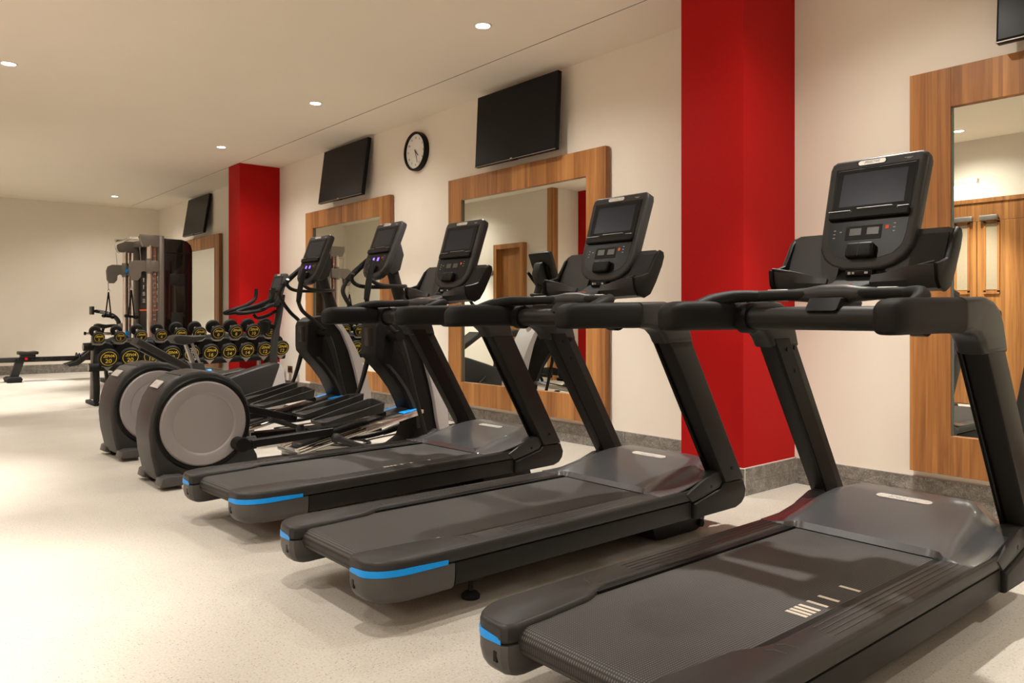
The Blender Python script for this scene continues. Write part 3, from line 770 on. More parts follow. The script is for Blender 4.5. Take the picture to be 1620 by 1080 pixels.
    obj('tray_bridge', G().prism([(1.50, 1.165), (1.56, 1.165), (1.65, 1.25), (1.70, 1.38), (1.66, 1.38), (1.61, 1.28), (1.53, 1.20)], -0.10, 0.10, 'y', 0.01, 2), M['black'], T)
    pp = obj('headphone_port', G().box(1.53, 1.57, -0.055, 0.045, 1.222, 1.244, 0.003), M['gloss'], nk)
    obj('port_icons', G().box(1.5285, 1.5298, -0.040, -0.028, 1.230, 1.238).box(1.5285, 1.5298, 0.010, 0.018, 1.230, 1.238).box(1.5285, 1.5298, 0.024, 0.034, 1.229, 1.239), M['ink'], pp)
    console(T, (1.555, 0, 1.245), math.radians(18.5), 'treadmill')
    for c_ in T.children:
        if c_.name.split('.')[0] in ('console', 'console_tray', 'tray_bridge', 'console_neck'): c_.location.x = -0.038
    return T

T2 = make_treadmill('middle treadmill, in front of the gap between the centre mirror and red pillar', 0.075, -0.245)
T2.location = (1.285, 2.632, 0)
T2.rotation_euler = (0, 0, math.radians(0.5))
def restyle_marks(t, dx, dy):
    for b in t.children:
        if b.name.startswith('running_belt'):
            for m in b.children: m.location.x += dx; m.location.y += dy
T3 = dup(T2, (1.305, 1.358, 0), 0, 'nearest treadmill, at the lower right of the photo')
restyle_marks(T3, 0.64, 0.04)
T1 = dup(T2, (1.318, 3.90, 0), math.radians(3.6), 'farthest treadmill, right beside the elliptical machines')
restyle_marks(T1, 0.82, 0.0)

# ---------------------------------------------------------------- ellipticals
def make_elliptical(label):
    E = thing('elliptical_trainer', label, 'elliptical', (0, 0, 0), 0, 'elliptical trainers beside the treadmills')
    body = [(0.035, 0.345), (0.050, 0.460), (0.085, 0.550), (0.140, 0.625), (0.220, 0.683), (0.320, 0.712), (0.430, 0.722), (0.530, 0.708), (0.620, 0.665), (0.690, 0.600), (0.735, 0.510), (0.752, 0.400),
            (0.748, 0.300), (0.770, 0.20), (0.80, 0.14), (0.815, 0.06), (0.80, 0.045), (0.11, 0.045), (0.085, 0.09), (0.050, 0.22)]
    body = [(x if x > 0.445 else 0.115 + (x - 0.035) * 0.330 / 0.410, z) for x, z in body]
    bo = obj('rear_housing', G().prism(body, -0.165, 0.165, 'y', 0.034, 5), M['char'], E)
    obj('housing_seam', G().prism([(0.30, 0.694), (0.308, 0.697), (0.308, 0.7025), (0.30, 0.6995)], -0.15, 0.15, 'y'), M['gloss'], bo)
    for sy in (-1, 1):
        mt = Matrix.Translation((0.445, sy * 0.150, 0.384)) @ Matrix.Rotation(PI / 2 * sy * -1, 4, 'X')
        if sy > 0: mt = Matrix.Translation((0.445, 0.150, 0.384)) @ Matrix.Rotation(-PI / 2, 4, 'X')
        else: mt = Matrix.Translation((0.445, -0.150, 0.384)) @ Matrix.Rotation(PI / 2, 4, 'X')
        obj('disc_rim', G().lathe([(0.268, 0.0), (0.302, 0.0), (0.302, 0.018), (0.294, 0.026), (0.280, 0.027), (0.272, 0.018)], 64, mt), M['black'], bo)
        dk = obj('cover_disc', G().lathe([(0.272, 0.0), (0.272, 0.020), (0.262, 0.030), (0.205, 0.031), (0.198, 0.0285), (0.190, 0.024), (0.180, 0.0245), (0.08, 0.026), (0, 0.026)], 72, mt), M['disc'], bo)
    # name plate on the rear wrap
    pm = frame3((0.208, -0.02, 0.637), (0, -1, 0), (0.72, 0, 0.69))
    g = G().prism(rrect(-0.10, 0.06, -0.03, 0.03, 0.012, 3), 0.0, 0.006, 'z'); g.bm.transform(pm)
    np_ = obj('nameplate', g, M['plate'], bo)
    text('PRECOR', 0.032, M['ink'], np_, pm @ Matrix.Translation((-0.02, 0, 0.0065)), shear=0.2)
    # rear stabiliser with feet
    for sy in (-1, 1):
        rf = obj('rear_foot', G().prism([(0.155, 0.03), (0.165, 0.075), (0.20, 0.088), (0.295, 0.082), (0.315, 0.068), (0.315, 0.026), (0.18, 0.022)], sy * 0.13, sy * 0.265, 'y', 0.008, 2), M['cap'], E)
        obj('levelling_stud', G().tube([(0.29, sy * 0.245, 0.0), (0.29, sy * 0.245, 0.03)], 0.010, 10), M['chrome'], rf)
        obj('rear_wheel', G().tube([(0.215, sy * 0.10, 0.028), (0.215, sy * 0.15, 0.028)], 0.027, 16), M['rubber'], rf)
    obj('base_beam', G().box(0.70, 2.05, -0.075, 0.075, 0.025, 0.075, 0.01).box(0.78, 1.16, -0.17, 0.17, 0.02, 0.06, 0.01), M['black'], E)
    rp = obj('ramp_support', G().box(1.10, 1.20, -0.15, 0.15, 0.06, 0.115, 0.008).box(1.08, 1.22, -0.17, 0.17, 0.10, 0.125, 0.005), M['steel'], E)
    # ramp rails
    for y in (-0.155, -0.085, 0.085, 0.155):
        obj('ramp_rail', G().tube([(1.10, y, 0.115), (2.10, y, 0.325)], 0.019, 12), M['chrome'], E)
    obj('ramp_cover', G().prism([(1.14, 0.135), (1.80, 0.275), (2.05, 0.325), (2.05, 0.350), (1.80, 0.30), (1.14, 0.16)], -0.065, 0.065, 'y', 0.006, 2), M['char'], E)
    for sy in (-1, 1):
        bl = obj('blue_ramp_cap', G().prism([(1.96, 0.318), (1.99, 0.322), (2.03, 0.326), (2.08, 0.340), (2.08, 0.3475), (2.02, 0.3345), (1.98, 0.330), (1.955, 0.322)], sy * 0.07, sy * 0.145, 'y', 0.003, 1), M['blue'], E)
        bl['label'] = 'blue cap over the ramp rails'
        obj('rail_housing', G().prism([(1.62, 0.205), (2.10, 0.304), (2.125, 0.315), (2.125, 0.340), (2.10, 0.343), (1.62, 0.243)], sy * 0.066, sy * 0.176, 'y', 0.006, 2), M['post'], E)
        near = sy < 0
        cr = (0.655, 0.235) if near else (0.60, 0.47)
        ck = obj('crank_cover', G().tube([(cr[0], sy * 0.176, cr[1]), (cr[0], sy * 0.285, cr[1])], 0.046, 20)
                 .tube([(cr[0], sy * 0.23, cr[1]), (cr[0] + 0.10, sy * 0.23, cr[1] + (0.004 if near else -0.02))], 0.044, 16), M['black'], E)
        p1 = (1.30, 0.262) if near else (1.26, 0.300)
        g = G(); b = bmesh.new()
        dvec = Vector((p1[0] - cr[0], 0, p1[1] - cr[1])).normalized(); nv = Vector((-dvec.z, 0, dvec.x))
        a0 = Vector((cr[0] + 0.06, 0, cr[1])); a1 = Vector((p1[0], 0, p1[1])); hh = 0.026
        pol = [a0 - nv * hh, a1 - nv * hh, a1 + nv * hh, a0 + nv * hh]
        g.prism([(v.x, v.z) for v in pol], sy * 0.225, sy * 0.28, 'y', 0.005, 1)
        arm = obj('pedal_arm', g, M['black'], E)
        # foot pedal tray
        z0 = 0.300 if near else 0.325; x0 = 1.23; dz = 0.055
        ring = rrect(x0, x0 + 0.50, 0.050, 0.262, 0.035, 4)
        pm_ = Matrix(((1, 0, 0, 0), (0, sy, 0, 0), (dz / 0.46, 0, 1, z0 - x0 * dz / 0.46), (0, 0, 0, 1)))
        g = G(); g.prism(ring, 0.0, 0.018, 'z', 0.003, 1)
        b = bmesh.new(); n = len(ring); L1, L2, L3, L4 = [], [], [], []
        cx, cy = x0 + 0.25, 0.155
        for x, y in ring:
            fx = (x - x0) / 0.46
            h = 0.026 + 0.062 * sstep((fx - 0.02) / 0.40) * (1.0 if y < 0.12 else (0.75 if fx > 0.85 else 0.12))
            ux, uy = (cx - x) * 0.03, (cy - y) * 0.10
            L1.append(b.verts.new((x, y, 0.0))); L2.append(b.verts.new((x - ux * 0.8, y - uy * 0.8, h))); L3.append(b.verts.new((x + ux, y + uy, h))); L4.append(b.verts.new((x + ux * 1.5, y + uy * 1.3, 0.016)))
        for A, B in ((L1, L2), (L2, L3), (L3, L4), (L4, L1)):
            for k in range(n): b.faces.new((A[k], A[(k + 1) % n], B[(k + 1) % n], B[k]))
        bmesh.ops.recalc_face_normals(b, faces=b.faces); g.merge(b); g.bm.transform(pm_)
        if sy < 0: bmesh.ops.reverse_faces(g.bm, faces=g.bm.faces)
        pd = obj('foot_pedal', g, M['char'], E)
        g = G()
        for k in range(6): g.box(x0 + 0.06, x0 + 0.40, 0.090 + 0.024 * k, 0.100 + 0.024 * k, 0.0178, 0.0205)
        g.bm.transform(pm_); obj('pedal_rib', g, M['line'], pd)
        obj('pedal_roller', G().tube([(x0 + 0.50, sy * 0.06, z0 + 0.045), (x0 + 0.50, sy * 0.24, z0 + 0.045)], 0.020, 12), M['black'], pd)
        # lower link and moving arm
        yk = sy * 0.285
        tip = (2.13, sy * 0.255, 0.150)
        obj('lower_link', G().tube([(1.34, yk, 0.205), (1.48, yk, 0.150), (1.62, yk, 0.110), (1.80, yk * 0.97, 0.098), (1.98, sy * 0.262, 0.115), tip], [0.024, 0.019, 0.017, 0.017, 0.018, 0.02], 12, smooth=4)
            .lathe([(0, -0.036), (0.02, -0.031), (0.033, -0.016), (0.036, 0), (0.033, 0.016), (0.02, 0.031), (0, 0.036)], 16, Matrix.Translation((1.315, yk, 0.215)))
            .tube([(2.02, sy * 0.260, 0.122), tip, (2.19, sy * 0.24, 0.165)], [0.024, 0.030, 0.034], 12), M['char'], E)
        piv = (1.86, sy * 0.215, 0.925)
        if near:
            grip = [(1.625, -0.27, 1.475), (1.60, -0.27, 1.40), (1.575, -0.275, 1.28), (1.56, -0.28, 1.19)]
            mid = [(1.56, -0.28, 1.19), (1.60, -0.275, 1.115), (1.70, -0.255, 1.045), (1.80, -0.235, 0.975), piv]
            rod = [piv, (1.915, -0.235, 0.78), (2.00, -0.25, 0.45), (2.09, -0.255, 0.16)]
        else:
            grip = [(1.93, 0.24, 1.575), (1.85, 0.25, 1.50), (1.76, 0.255, 1.42), (1.69, 0.26, 1.35)]
            mid = [(1.69, 0.26, 1.35), (1.655, 0.26, 1.27), (1.69, 0.255, 1.19), (1.76, 0.25, 1.10), (1.84, 0.235, 1.02), piv]
            rod = [piv, (1.88, 0.235, 0.80), (1.80, 0.25, 0.50), (1.70, 0.255, 0.30)]
        ar = obj('moving_arm', G().tube(mid, 0.017, 12, smooth=5), M['upr'], E)
        obj('arm_grip', G().tube(grip, [0.016, 0.022, 0.024, 0.020], 14, smooth=3), M['pad'], ar)
        obj('arm_rod', G().tube(rod, [0.030, 0.024, 0.017, 0.017], 12, smooth=3), M['upr'], ar)
        obj('arm_pivot', G().tube([(1.86, sy * 0.10, 0.925), (1.86, sy * 0.255, 0.925)], 0.040, 20), M['black'], ar)
    # tower
    tow = [(1.80, 0.012), (1.83, 0.045), (1.95, 0.075), (2.035, 0.12), (2.075, 0.20), (2.065, 0.29), (2.02, 0.40), (1.965, 0.50), (1.886, 0.60), (1.80, 0.69), (1.738, 0.76), (1.730, 0.80), (1.730, 0.985), (1.745, 1.02),
           (1.80, 1.055), (1.95, 1.075), (2.06, 1.06), (2.09, 1.00), (2.105, 0.92), (2.16, 0.75), (2.215, 0.56), (2.255, 0.40), (2.28, 0.25), (2.31, 0.14), (2.38, 0.06), (2.38, 0.012)]
    tw = obj('front_tower', G().prism(tow, -0.115, 0.115, 'y', 0.022, 3), M['black'], E)
    obj('bottle_recess', G().box(1.727, 1.742, -0.07, 0.05, 0.84, 0.98, 0.004), M['gloss'], tw)
    rib = [(2.10, 0.19), (2.09, 0.29), (2.045, 0.40), (1.99, 0.50), (1.91, 0.61), (1.82, 0.705), (1.85, 0.705), (1.94, 0.61), (2.02, 0.50), (2.075, 0.40), (2.12, 0.29), (2.13, 0.19)]
    obj('tower_rib', G().prism(rib, -0.119, 0.119, 'y', 0.002, 1), M['char'], tw)
    shr = [(2.384, 0.05), (2.392, 0.163), (2.375, 0.345), (2.322, 0.556), (2.22, 0.765), (2.14, 0.90), (2.04, 1.03), (1.98, 1.072), (1.96, 1.04), (2.06, 0.93), (2.145, 0.75), (2.205, 0.56), (2.245, 0.40), (2.27, 0.25), (2.30, 0.13), (2.34, 0.05)]
    obj('front_shroud', G().prism(shr, -0.150, 0.150, 'y', 0.014, 2), M['shroud'], E)
    obj('front_stabiliser', G().prism([(2.10, 0.0), (2.13, 0.05), (2.34, 0.06), (2.42, 0.04), (2.42, 0.0)], -0.26, 0.26, 'y', 0.008, 2), M['black'], E)
    ms = obj('mast', G().tube([(2.09, 0, 0.98), (2.04, 0, 1.15), (1.975, 0, 1.33), (1.935, 0, 1.47)], [0.062, 0.052, 0.046, 0.044], 18, smooth=3), M['upr'], E)
    hb = [(1.66, -0.11, 1.40), (1.675, -0.145, 1.345), (1.75, -0.15, 1.305), (1.90, -0.12, 1.300), (2.03, -0.05, 1.305), (2.05, 0, 1.306), (2.03, 0.05, 1.305), (1.90, 0.12, 1.300), (1.75, 0.15, 1.305), (1.675, 0.145, 1.345), (1.66, 0.11, 1.40)]
    fh = obj('fixed_handlebar', G().tube(hb, 0.016, 12, smooth=4), M['upr'], E)
    obj('console_wedge', G().prism([(1.85, 1.45), (1.95, 1.68), (1.985, 1.66), (2.02, 1.55), (1.985, 1.43), (1.91, 1.39)], -0.06, 0.06, 'y', 0.01, 2), M['char'], E)
    console(E, (1.750, 0, 1.362), math.radians(21.5), 'elliptical', 1.02)
    return E
E2 = make_elliptical('nearer elliptical trainer, next to the farthest treadmill')
E2.location = (1.25, 5.25, 0)
E1 = dup(E2, (1.295, 6.43, 0), math.radians(3.0), 'farther elliptical trainer, partly behind the other one and next to the upright bike')

# ---------------------------------------------------------------- dumbbell rack and dumbbells
SL = 0.028                                    # the tiers climb slightly to the right
RKX0, RKY = 2.06, 10.12
t = thing('dumbbell_rack', 'long two-tier dumbbell rack in front of the far red pillar', 'rack', (RKX0, RKY, 0))
TIERS = [(0.0, 0.56, 0.06, 2.40), (-0.03, 0.80, 0.20, 2.34)]
for x0, z, y, L in TIERS:
    for dy, dzz in ((-0.03, -0.100), (0.20, -0.065)):
        x0 = x0 + (0.16 if dy > 0.1 else 0); L = L - (0.16 if dy > 0.1 else 0)
        rl = obj('tier_rail', G().tube([(x0, y + dy, z + dzz), (x0 + L, y + dy, z + dzz + SL * L)], 0.048, 18), M['rubber'], t)
        obj('rail_cap', G().tube([(x0 - 0.006, y + dy, z + dzz), (x0, y + dy, z + dzz)], 0.040, 16), M['steel'], rl)
for x in (0.12, 2.20):
    h = SL * x
    obj('rack_leg', G().tube([(x + 0.02, 0.36, 0.86 + h), (x, 0.26, 0.76 + h), (x - 0.02, 0.10, 0.60 + h), (x - 0.04, 0.05, 0.44 + h), (x - 0.03, 0.06, 0.22), (x - 0.03, 0.08, 0.05)], [0.030, 0.033, 0.036, 0.038, 0.036, 0.034], 14, smooth=4), M['rubber'], t)
    obj('rack_foot', G().box(x - 0.06, x + 0.0, 0.04, 0.52, 0.0, 0.045, 0.012), M['rubber'], t)
    obj('rear_strut', G().tube([(x, 0.44, 0.05), (x + 0.01, 0.40, 0.86 + h)], 0.028, 12), M['frame'], t)
up_n = ['2', '2', '4', '4', '6', '6', '8', '8', '10', '10']
lo_n = ['20', '20', '18', '18', '16', '16', '14', '14', '12', '12']
up_r = [0.066, 0.066, 0.072, 0.074, 0.082, 0.084, 0.092, 0.094, 0.098, 0.098]
lo_r = [0.114, 0.114, 0.112, 0.112, 0.108, 0.108, 0.105, 0.105, 0.103, 0.103]
A = math.radians(20)
RXm = Matrix.Rotation(PI / 2, 4, 'X')        # lathe axis z -> -y
mesh_cache = {}
def dumbbell(x, y, z, r, num, label, tier):
    o = thing('dumbbell', label, 'dumbbell', (x, y, z), 0, 'round dumbbells on the ' + tier + ' tier of the rack')
    o.rotation_euler = (A, 0, 0)
    hl = 0.062 + r * 0.10; L = 0.058
    k = round(r, 3)
    if k not in mesh_cache:
        def head(s):
            y0 = hl
            mt = Matrix.Rotation(PI / 2 if s < 0 else -PI / 2, 4, 'X')
            return G().lathe([(0, y0), (r * 0.6, y0), (r * 0.94, y0 + 0.010), (r, y0 + 0.022), (r, y0 + L - 0.016), (r * 0.93, y0 + L), (r * 0.80, y0 + L + 0.002), (r * 0.79, y0 + L), (0, y0 + L)], 32, mt).mesh('head', M['rubber'])
        mt = Matrix.Rotation(PI / 2, 4, 'X')
        ring = G().lathe([(r * 0.715, hl + L), (r * 0.715, hl + L + 0.0015), (r * 0.765, hl + L + 0.0015), (r * 0.765, hl + L)], 40, mt).mesh('print_ring', M['yellow'])
        hd = G().tube([(0, -hl, 0), (0, -hl * 0.35, 0), (0, hl * 0.35, 0), (0, hl, 0)], [0.016, 0.018, 0.018, 0.016], 12).tube([(0, -hl, 0), (0, -hl + 0.012, 0)], 0.028, 14).tube([(0, hl - 0.012, 0), (0, hl, 0)], 0.028, 14).mesh('handle', M['chrome'])
        mesh_cache[k] = (head(-1), head(1), ring, hd)
    a, b, ring, hd = mesh_cache[k]
    h0 = obj('head', None, None, o, mesh=a); obj('head', None, None, o, mesh=b)
    obj('print_ring', None, None, h0, mesh=ring); obj('handle', None, None, o, mesh=hd)
    f = -(hl + L + 0.0012)
    text('ZIVA', round(r * 0.40, 4), M['yellow'], h0, frame3((0, f, r * 0.27), (1.5, 0, 0), (0, 0, 1)) @ Matrix.Scale(1.22, 4, (1, 0, 0)), bold=0.0012, shear=0.25)
    text(num, round(r * 0.64, 4), M['yellow'], h0, frame3((0, f, -r * 0.29), (1, 0, 0), (0, 0, 1)), bold=0.0006)
ordn = ['leftmost', 'second from the left', 'third from the left', 'fourth from the left', 'fifth from the left', 'fifth from the right', 'fourth from the right', 'third from the right', 'second from the right', 'rightmost']
for i in range(10):
    r = lo_r[i]; u = i / 9
    fx = 2.24 + (4.37 - 2.24) * u; fz = 0.568 + 0.059 * u
    hh = 0.062 + r * 0.1 + 0.058
    dumbbell(fx, 10.0 + hh * math.cos(A), fz + hh * math.sin(A), r, lo_n[i], 'large round black dumbbell marked %s, %s on the lower tier' % (lo_n[i], ordn[i]), 'lower')
    obj('saddle', G().prism([(-0.09, 0.0), (-0.05, -0.045), (0, -0.10), (0.05, -0.045), (0.09, 0.0), (0.085, 0.006), (0, -0.030), (-0.085, 0.006)], 0.0, 0.006, 'y', mat=Matrix.Translation((fx - RKX0, 10.055 - RKY, fz - 0.050)))
        .box(-0.055, 0.055, 0.0, 0.20, -0.12, -0.112, mat=Matrix.Translation((fx - RKX0, 10.06 - RKY, fz + 0.020))), M['steel'], t)
    r = up_r[i]
    fx = 2.16 + (4.25 - 2.16) * u; fz = 0.807 + 0.061 * u
    hh = 0.062 + r * 0.1 + 0.058
    dumbbell(fx, 10.0 + 0.10 + hh * math.cos(A), fz + hh * math.sin(A), r, up_n[i], 'small round black dumbbell marked %s, %s on the upper tier' % (up_n[i], ordn[i]), 'upper')
    obj('saddle', G().prism([(-0.085, 0.01), (-0.05, -0.025), (-0.02, -0.035), (0.02, -0.035), (0.05, -0.025), (0.085, 0.01), (0.08, 0.016), (0.04, -0.012), (-0.04, -0.012), (-0.08, 0.016)], 0.0, 0.006, 'y', mat=Matrix.Translation((fx - RKX0, 10.15 - RKY, fz - r * 0.80)))
        .box(-0.05, 0.05, 0.0, 0.18, -0.01, -0.002, mat=Matrix.Translation((fx - RKX0, 10.155 - RKY, fz - r * 0.80 - 0.02))), M['steel'], t)

# ---------------------------------------------------------------- cable machine
C = thing('cable_machine', 'tall dual-pulley cable machine with smoked cover behind the dumbbell rack', 'gym machine', (3.10, 11.58, 0))
C.scale = (1, 1, 0.97)
def bx(*a, **k): return G().box(*a, **k)
tp = [(0.22, 0.03), (0.62, 0.03), (0.62, 2.08), (0.60, 2.16), (0.55, 2.21), (0.47, 2.235), (0.22, 2.24)]
cv = obj('smoked_cover', G().prism(tp, 0.06, 1.42, 'y', 0.02, 3), M['tint'], C)
obj('cover_band', bx(0.25, 0.60, 0.052, 0.062, 2.02, 2.04).box(0.52, 0.545, 0.052, 0.062, 0.05, 2.02), M['black'], cv)
obj('weight_stack', bx(0.30, 0.50, 0.048, 0.0595, 1.55, 1.72, 0.004).box(0.32, 0.48, 0.048, 0.0595, 0.1, 1.15, 0.004), M['weight'], cv)
obj('round_stop', G().tube([(0.62, 0.7, 1.62), (0.655, 0.7, 1.62)], 0.14, 20), M['socket'], C)
for y in (0.06, 1.36):
    obj('frame_column', bx(0.15, 0.218, y - 0.03, y + 0.05, 0.0, 2.27, 0.006), M['frame'], C)
    obj('chrome_post', G().tube([(0.03, y, 0.04), (0.03, y, 2.12)], 0.036, 20), M['post'], C)
    obj('top_bracket', G().prism([(-0.10, 2.275), (-0.10, 2.20), (-0.06, 2.10), (0.15, 2.10), (0.15, 2.275)], y - 0.035, y + 0.035, 'y', 0.008, 2), M['frame'], C)
    g = bx(0.088, 0.112, y - 0.02, y + 0.03, 0.10, 2.10)
    gr = obj('guide_rail', g, M['copper'], C)
    g = G()
    for k in range(28): g.box(0.0865, 0.0885, y - 0.006, y + 0.016, 0.18 + k * 0.066, 0.198 + k * 0.066)
    for k in range(28): g.box(0.094, 0.106, y - 0.0215, y - 0.0195, 0.18 + k * 0.066, 0.198 + k * 0.066)
    obj('rail_hole', g, M['plate'], gr)
    cg = obj('carriage', bx(-0.03, 0.145, y - 0.045, y + 0.045, 1.74, 1.90, 0.008).tube([(0.03, y, 1.71), (0.03, y, 1.93)], 0.047, 18), M['frame'], C)
    obj('pulley_arm', G().prism([(-0.03, 1.90), (-0.16, 1.90), (-0.215, 1.87), (-0.235, 1.80), (-0.225, 1.66), (-0.19, 1.61), (-0.13, 1.61), (-0.09, 1.66), (-0.085, 1.73), (-0.03, 1.76)], y - 0.030, y - 0.018, 'y', 0.002, 1)
        .prism([(-0.03, 1.90), (-0.16, 1.90), (-0.215, 1.87), (-0.235, 1.80), (-0.225, 1.66), (-0.19, 1.61), (-0.13, 1.61), (-0.09, 1.66), (-0.085, 1.73), (-0.03, 1.76)], y + 0.018, y + 0.030, 'y', 0.002, 1), M['frame'], cg)
    obj('pulley', G().tube([(-0.155, y - 0.016, 1.81), (-0.155, y + 0.016, 1.81)], 0.06, 20).tube([(-0.155, y - 0.016, 1.68), (-0.155, y + 0.016, 1.68)], 0.05, 20), M['black'], cg)
    if y > 1: bh = obj('blue_lever', G().tube([(0.02, y - 0.05, 1.79), (0.06, y - 0.056, 1.815), (0.10, y - 0.05, 1.83)], [0.022, 0.03, 0.018], 10), M['blue'], cg)
    cab = obj('cable', G().tube([(-0.21, y, 1.66), (-0.205, y, 1.50)], 0.006, 6).tube([(-0.10, y, 2.10), (-0.085, y, 1.90)], 0.004, 6).tube([(0.07, y, 0.05), (0.07, y, 1.72)], 0.005, 6), M['steel'], C)
    obj('carabiner', G().tube([(-0.205, y, 1.52), (-0.22, y, 1.49), (-0.205, y, 1.46), (-0.19, y, 1.49), (-0.205, y, 1.52)], 0.006, 6), M['chrome'], cab)
    hz = 0.0
    sp = 0.075
    hs = obj('hand_strap', G().tube([(-0.205, y, 1.47), (-0.205 - 0.05, y - sp * 0.5, 1.10)], 0.010, 8).tube([(-0.205, y, 1.47), (-0.205 + 0.045, y + sp * 0.5, 1.09)], 0.010, 8), M['black'], C)
    obj('hand_grip', G().tube([(-0.29, y - 0.05, 1.10), (-0.125, y + 0.05, 1.08)], 0.019, 12).lathe([(0, -0.03), (0.03, -0.02), (0.036, 0), (0.03, 0.02), (0, 0.03)], 14, Matrix.Translation((-0.275, y - 0.04, 1.10))).lathe([(0, -0.03), (0.03, -0.02), (0.036, 0), (0.03, 0.02), (0, 0.03)], 14, Matrix.Translation((-0.14, y + 0.04, 1.08))), M['black'], hs)
obj('blue_pin', bx(0.02, 0.07, 1.29, 1.325, 0.78, 0.86, 0.004), M['blue'], C)
obj('top_beam', bx(0.13, 0.22, 0.06, 1.36, 2.18, 2.275, 0.008).box(-0.11, 0.02, 1.31, 1.41, 2.275, 2.30, 0.004), M['steel'], C)
obj('pull_up_bar', G().tube([(-0.09, 0.10, 2.235), (-0.16, 0.30, 2.235), (-0.18, 0.60, 2.215), (-0.18, 1.0, 2.20), (-0.12, 1.25, 2.13), (-0.06, 1.34, 2.10)], 0.021, 12, smooth=4), M['chrome'], C)
obj('base_frame', bx(-0.12, 0.70, -0.02, 0.10, 0.0, 0.06, 0.01).box(-0.12, 0.70, 1.32, 1.44, 0.0, 0.06, 0.01).box(0.1, 0.22, 0.0, 1.4, 0.0, 0.06, 0.01), M['frame'], C)
pc = obj('instruction_placard', bx(0.205, 0.218, 0.14, 1.30, 0.10, 2.16), M['gloss'], C)
g = G()
for r_ in range(4):
    for c_ in range(4):
        y = 0.30 + c_ * 0.24; z = 1.66 - r_ * 0.11
        if r_ < 2: g.box(0.2035, 0.2052, y - 0.010, y + 0.010, z - 0.03, z + 0.03).box(0.2035, 0.2052, y - 0.035, y + 0.035, z + 0.012, z + 0.022)
        else:
            for k in range(3): g.box(0.2035, 0.2052, y - 0.07, y + 0.05, z - 0.02 + 0.022 * k, z - 0.014 + 0.022 * k)
obj('exercise_pictogram', g, M['white'], pc)
obj('orange_rule', bx(0.2035, 0.2052, 0.18, 1.26, 1.18, 1.20), M['orange'], pc)

# ---------------------------------------------------------------- rowing machine
R = thing('rowing_machine', 'black rowing machine standing along the far wall at the left', 'rowing machine', (1.20, 14.70, 0))
rail = obj('seat_rail', bx(-0.30, 2.05, -0.05, 0.05, 0.315, 0.395, 0.008), M['char'], R)
text('ASSAULT', 0.072, M['gloss'], rail, frame3((0.845, -0.0508, 0.352), (1, 0, 0), (0, 0, 1)), shear=0.35, bold=0.002)
text('FITNESS', 0.072, M['black'], rail, frame3((1.215, -0.0508, 0.352), (1, 0, 0), (0, 0, 1)), shear=0.35)
st = obj('seat', G().prism([(0.76, 0.44), (1.02, 0.44), (1.03, 0.455), (1.03, 0.485), (1.01, 0.492), (0.90, 0.482), (0.78, 0.492), (0.76, 0.485)], -0.14, 0.14, 'y', 0.01, 2), M['vinyl'], R)
obj('seat_carriage', bx(0.79, 1.00, -0.07, 0.07, 0.395, 0.44, 0.006), M['char'], st)
k_ = obj('red_knob', G().tube([(0.865, -0.075, 0.372), (0.865, -0.05, 0.372)], 0.022, 16), M['redk'], st); k_['label'] = 'red knob'
obj('rear_leg', G().prism([(0.72, 0.316), (0.84, 0.316), (0.76, 0.07), (0.64, 0.07)], -0.045, 0.045, 'y', 0.006, 1), M['char'], R)
obj('rear_foot', G().prism([(0.60, 0.0), (0.58, 0.06), (0.62, 0.085), (0.78, 0.085), (0.80, 0.05), (0.78, 0.0)], -0.22, 0.22, 'y', 0.01, 2), M['rubber'], R)
for sy in (-1, 1):
    obj('foot_plate', G().prism([(1.42, 0.26), (1.47, 0.22), (1.60, 0.24), (1.80, 0.40), (1.90, 0.54), (1.86, 0.56), (1.70, 0.42), (1.56, 0.31)], sy * 0.06, sy * 0.17, 'y', 0.01, 2), M['char'], R)
    obj('foot_strap', G().tube([(1.62, sy * 0.055, 0.36), (1.62, sy * 0.11, 0.43), (1.62, sy * 0.175, 0.31)], 0.016, 8, smooth=3), M['vinyl'], R)
obj('fan_housing', G().tube([(2.28, -0.13, 0.40), (2.28, 0.13, 0.40)], 0.32, 40), M['black'], R)
obj('front_foot', bx(2.15, 2.45, -0.28, 0.28, 0.0, 0.07, 0.012), M['rubber'], R)
obj('fan_support', G().prism([(1.95, 0.33), (2.2, 0.06), (2.42, 0.06), (2.38, 0.7), (2.2, 0.7)], -0.08, 0.08, 'y', 0.01, 1), M['char'], R)
obj('silver_housing', G().tube([(2.34, 0, 0.66), (2.30, 0, 0.82), (2.26, 0, 0.93)], [0.09, 0.10, 0.075], 20), M['steel'], R)
ma = obj('monitor_arm', G().tube([(2.26, 0, 0.90), (2.235, 0, 0.99), (2.16, 0, 1.07), (2.03, 0, 1.12), (1.90, 0, 1.145)], [0.04, 0.036, 0.034, 0.032, 0.032], 14, smooth=4), M['char'], R)
text('ASSAULT', 0.045, M['white'], ma, frame3((2.03, -0.036, 1.118), (1, 0, -0.16), (0.16, 0, 1)), shear=0.3)
obj('monitor', bx(1.81, 1.85, -0.10, 0.10, 1.085, 1.225, 0.008).box(1.85, 1.91, -0.05, 0.05, 1.12, 1.17, 0.006), M['char'], ma)

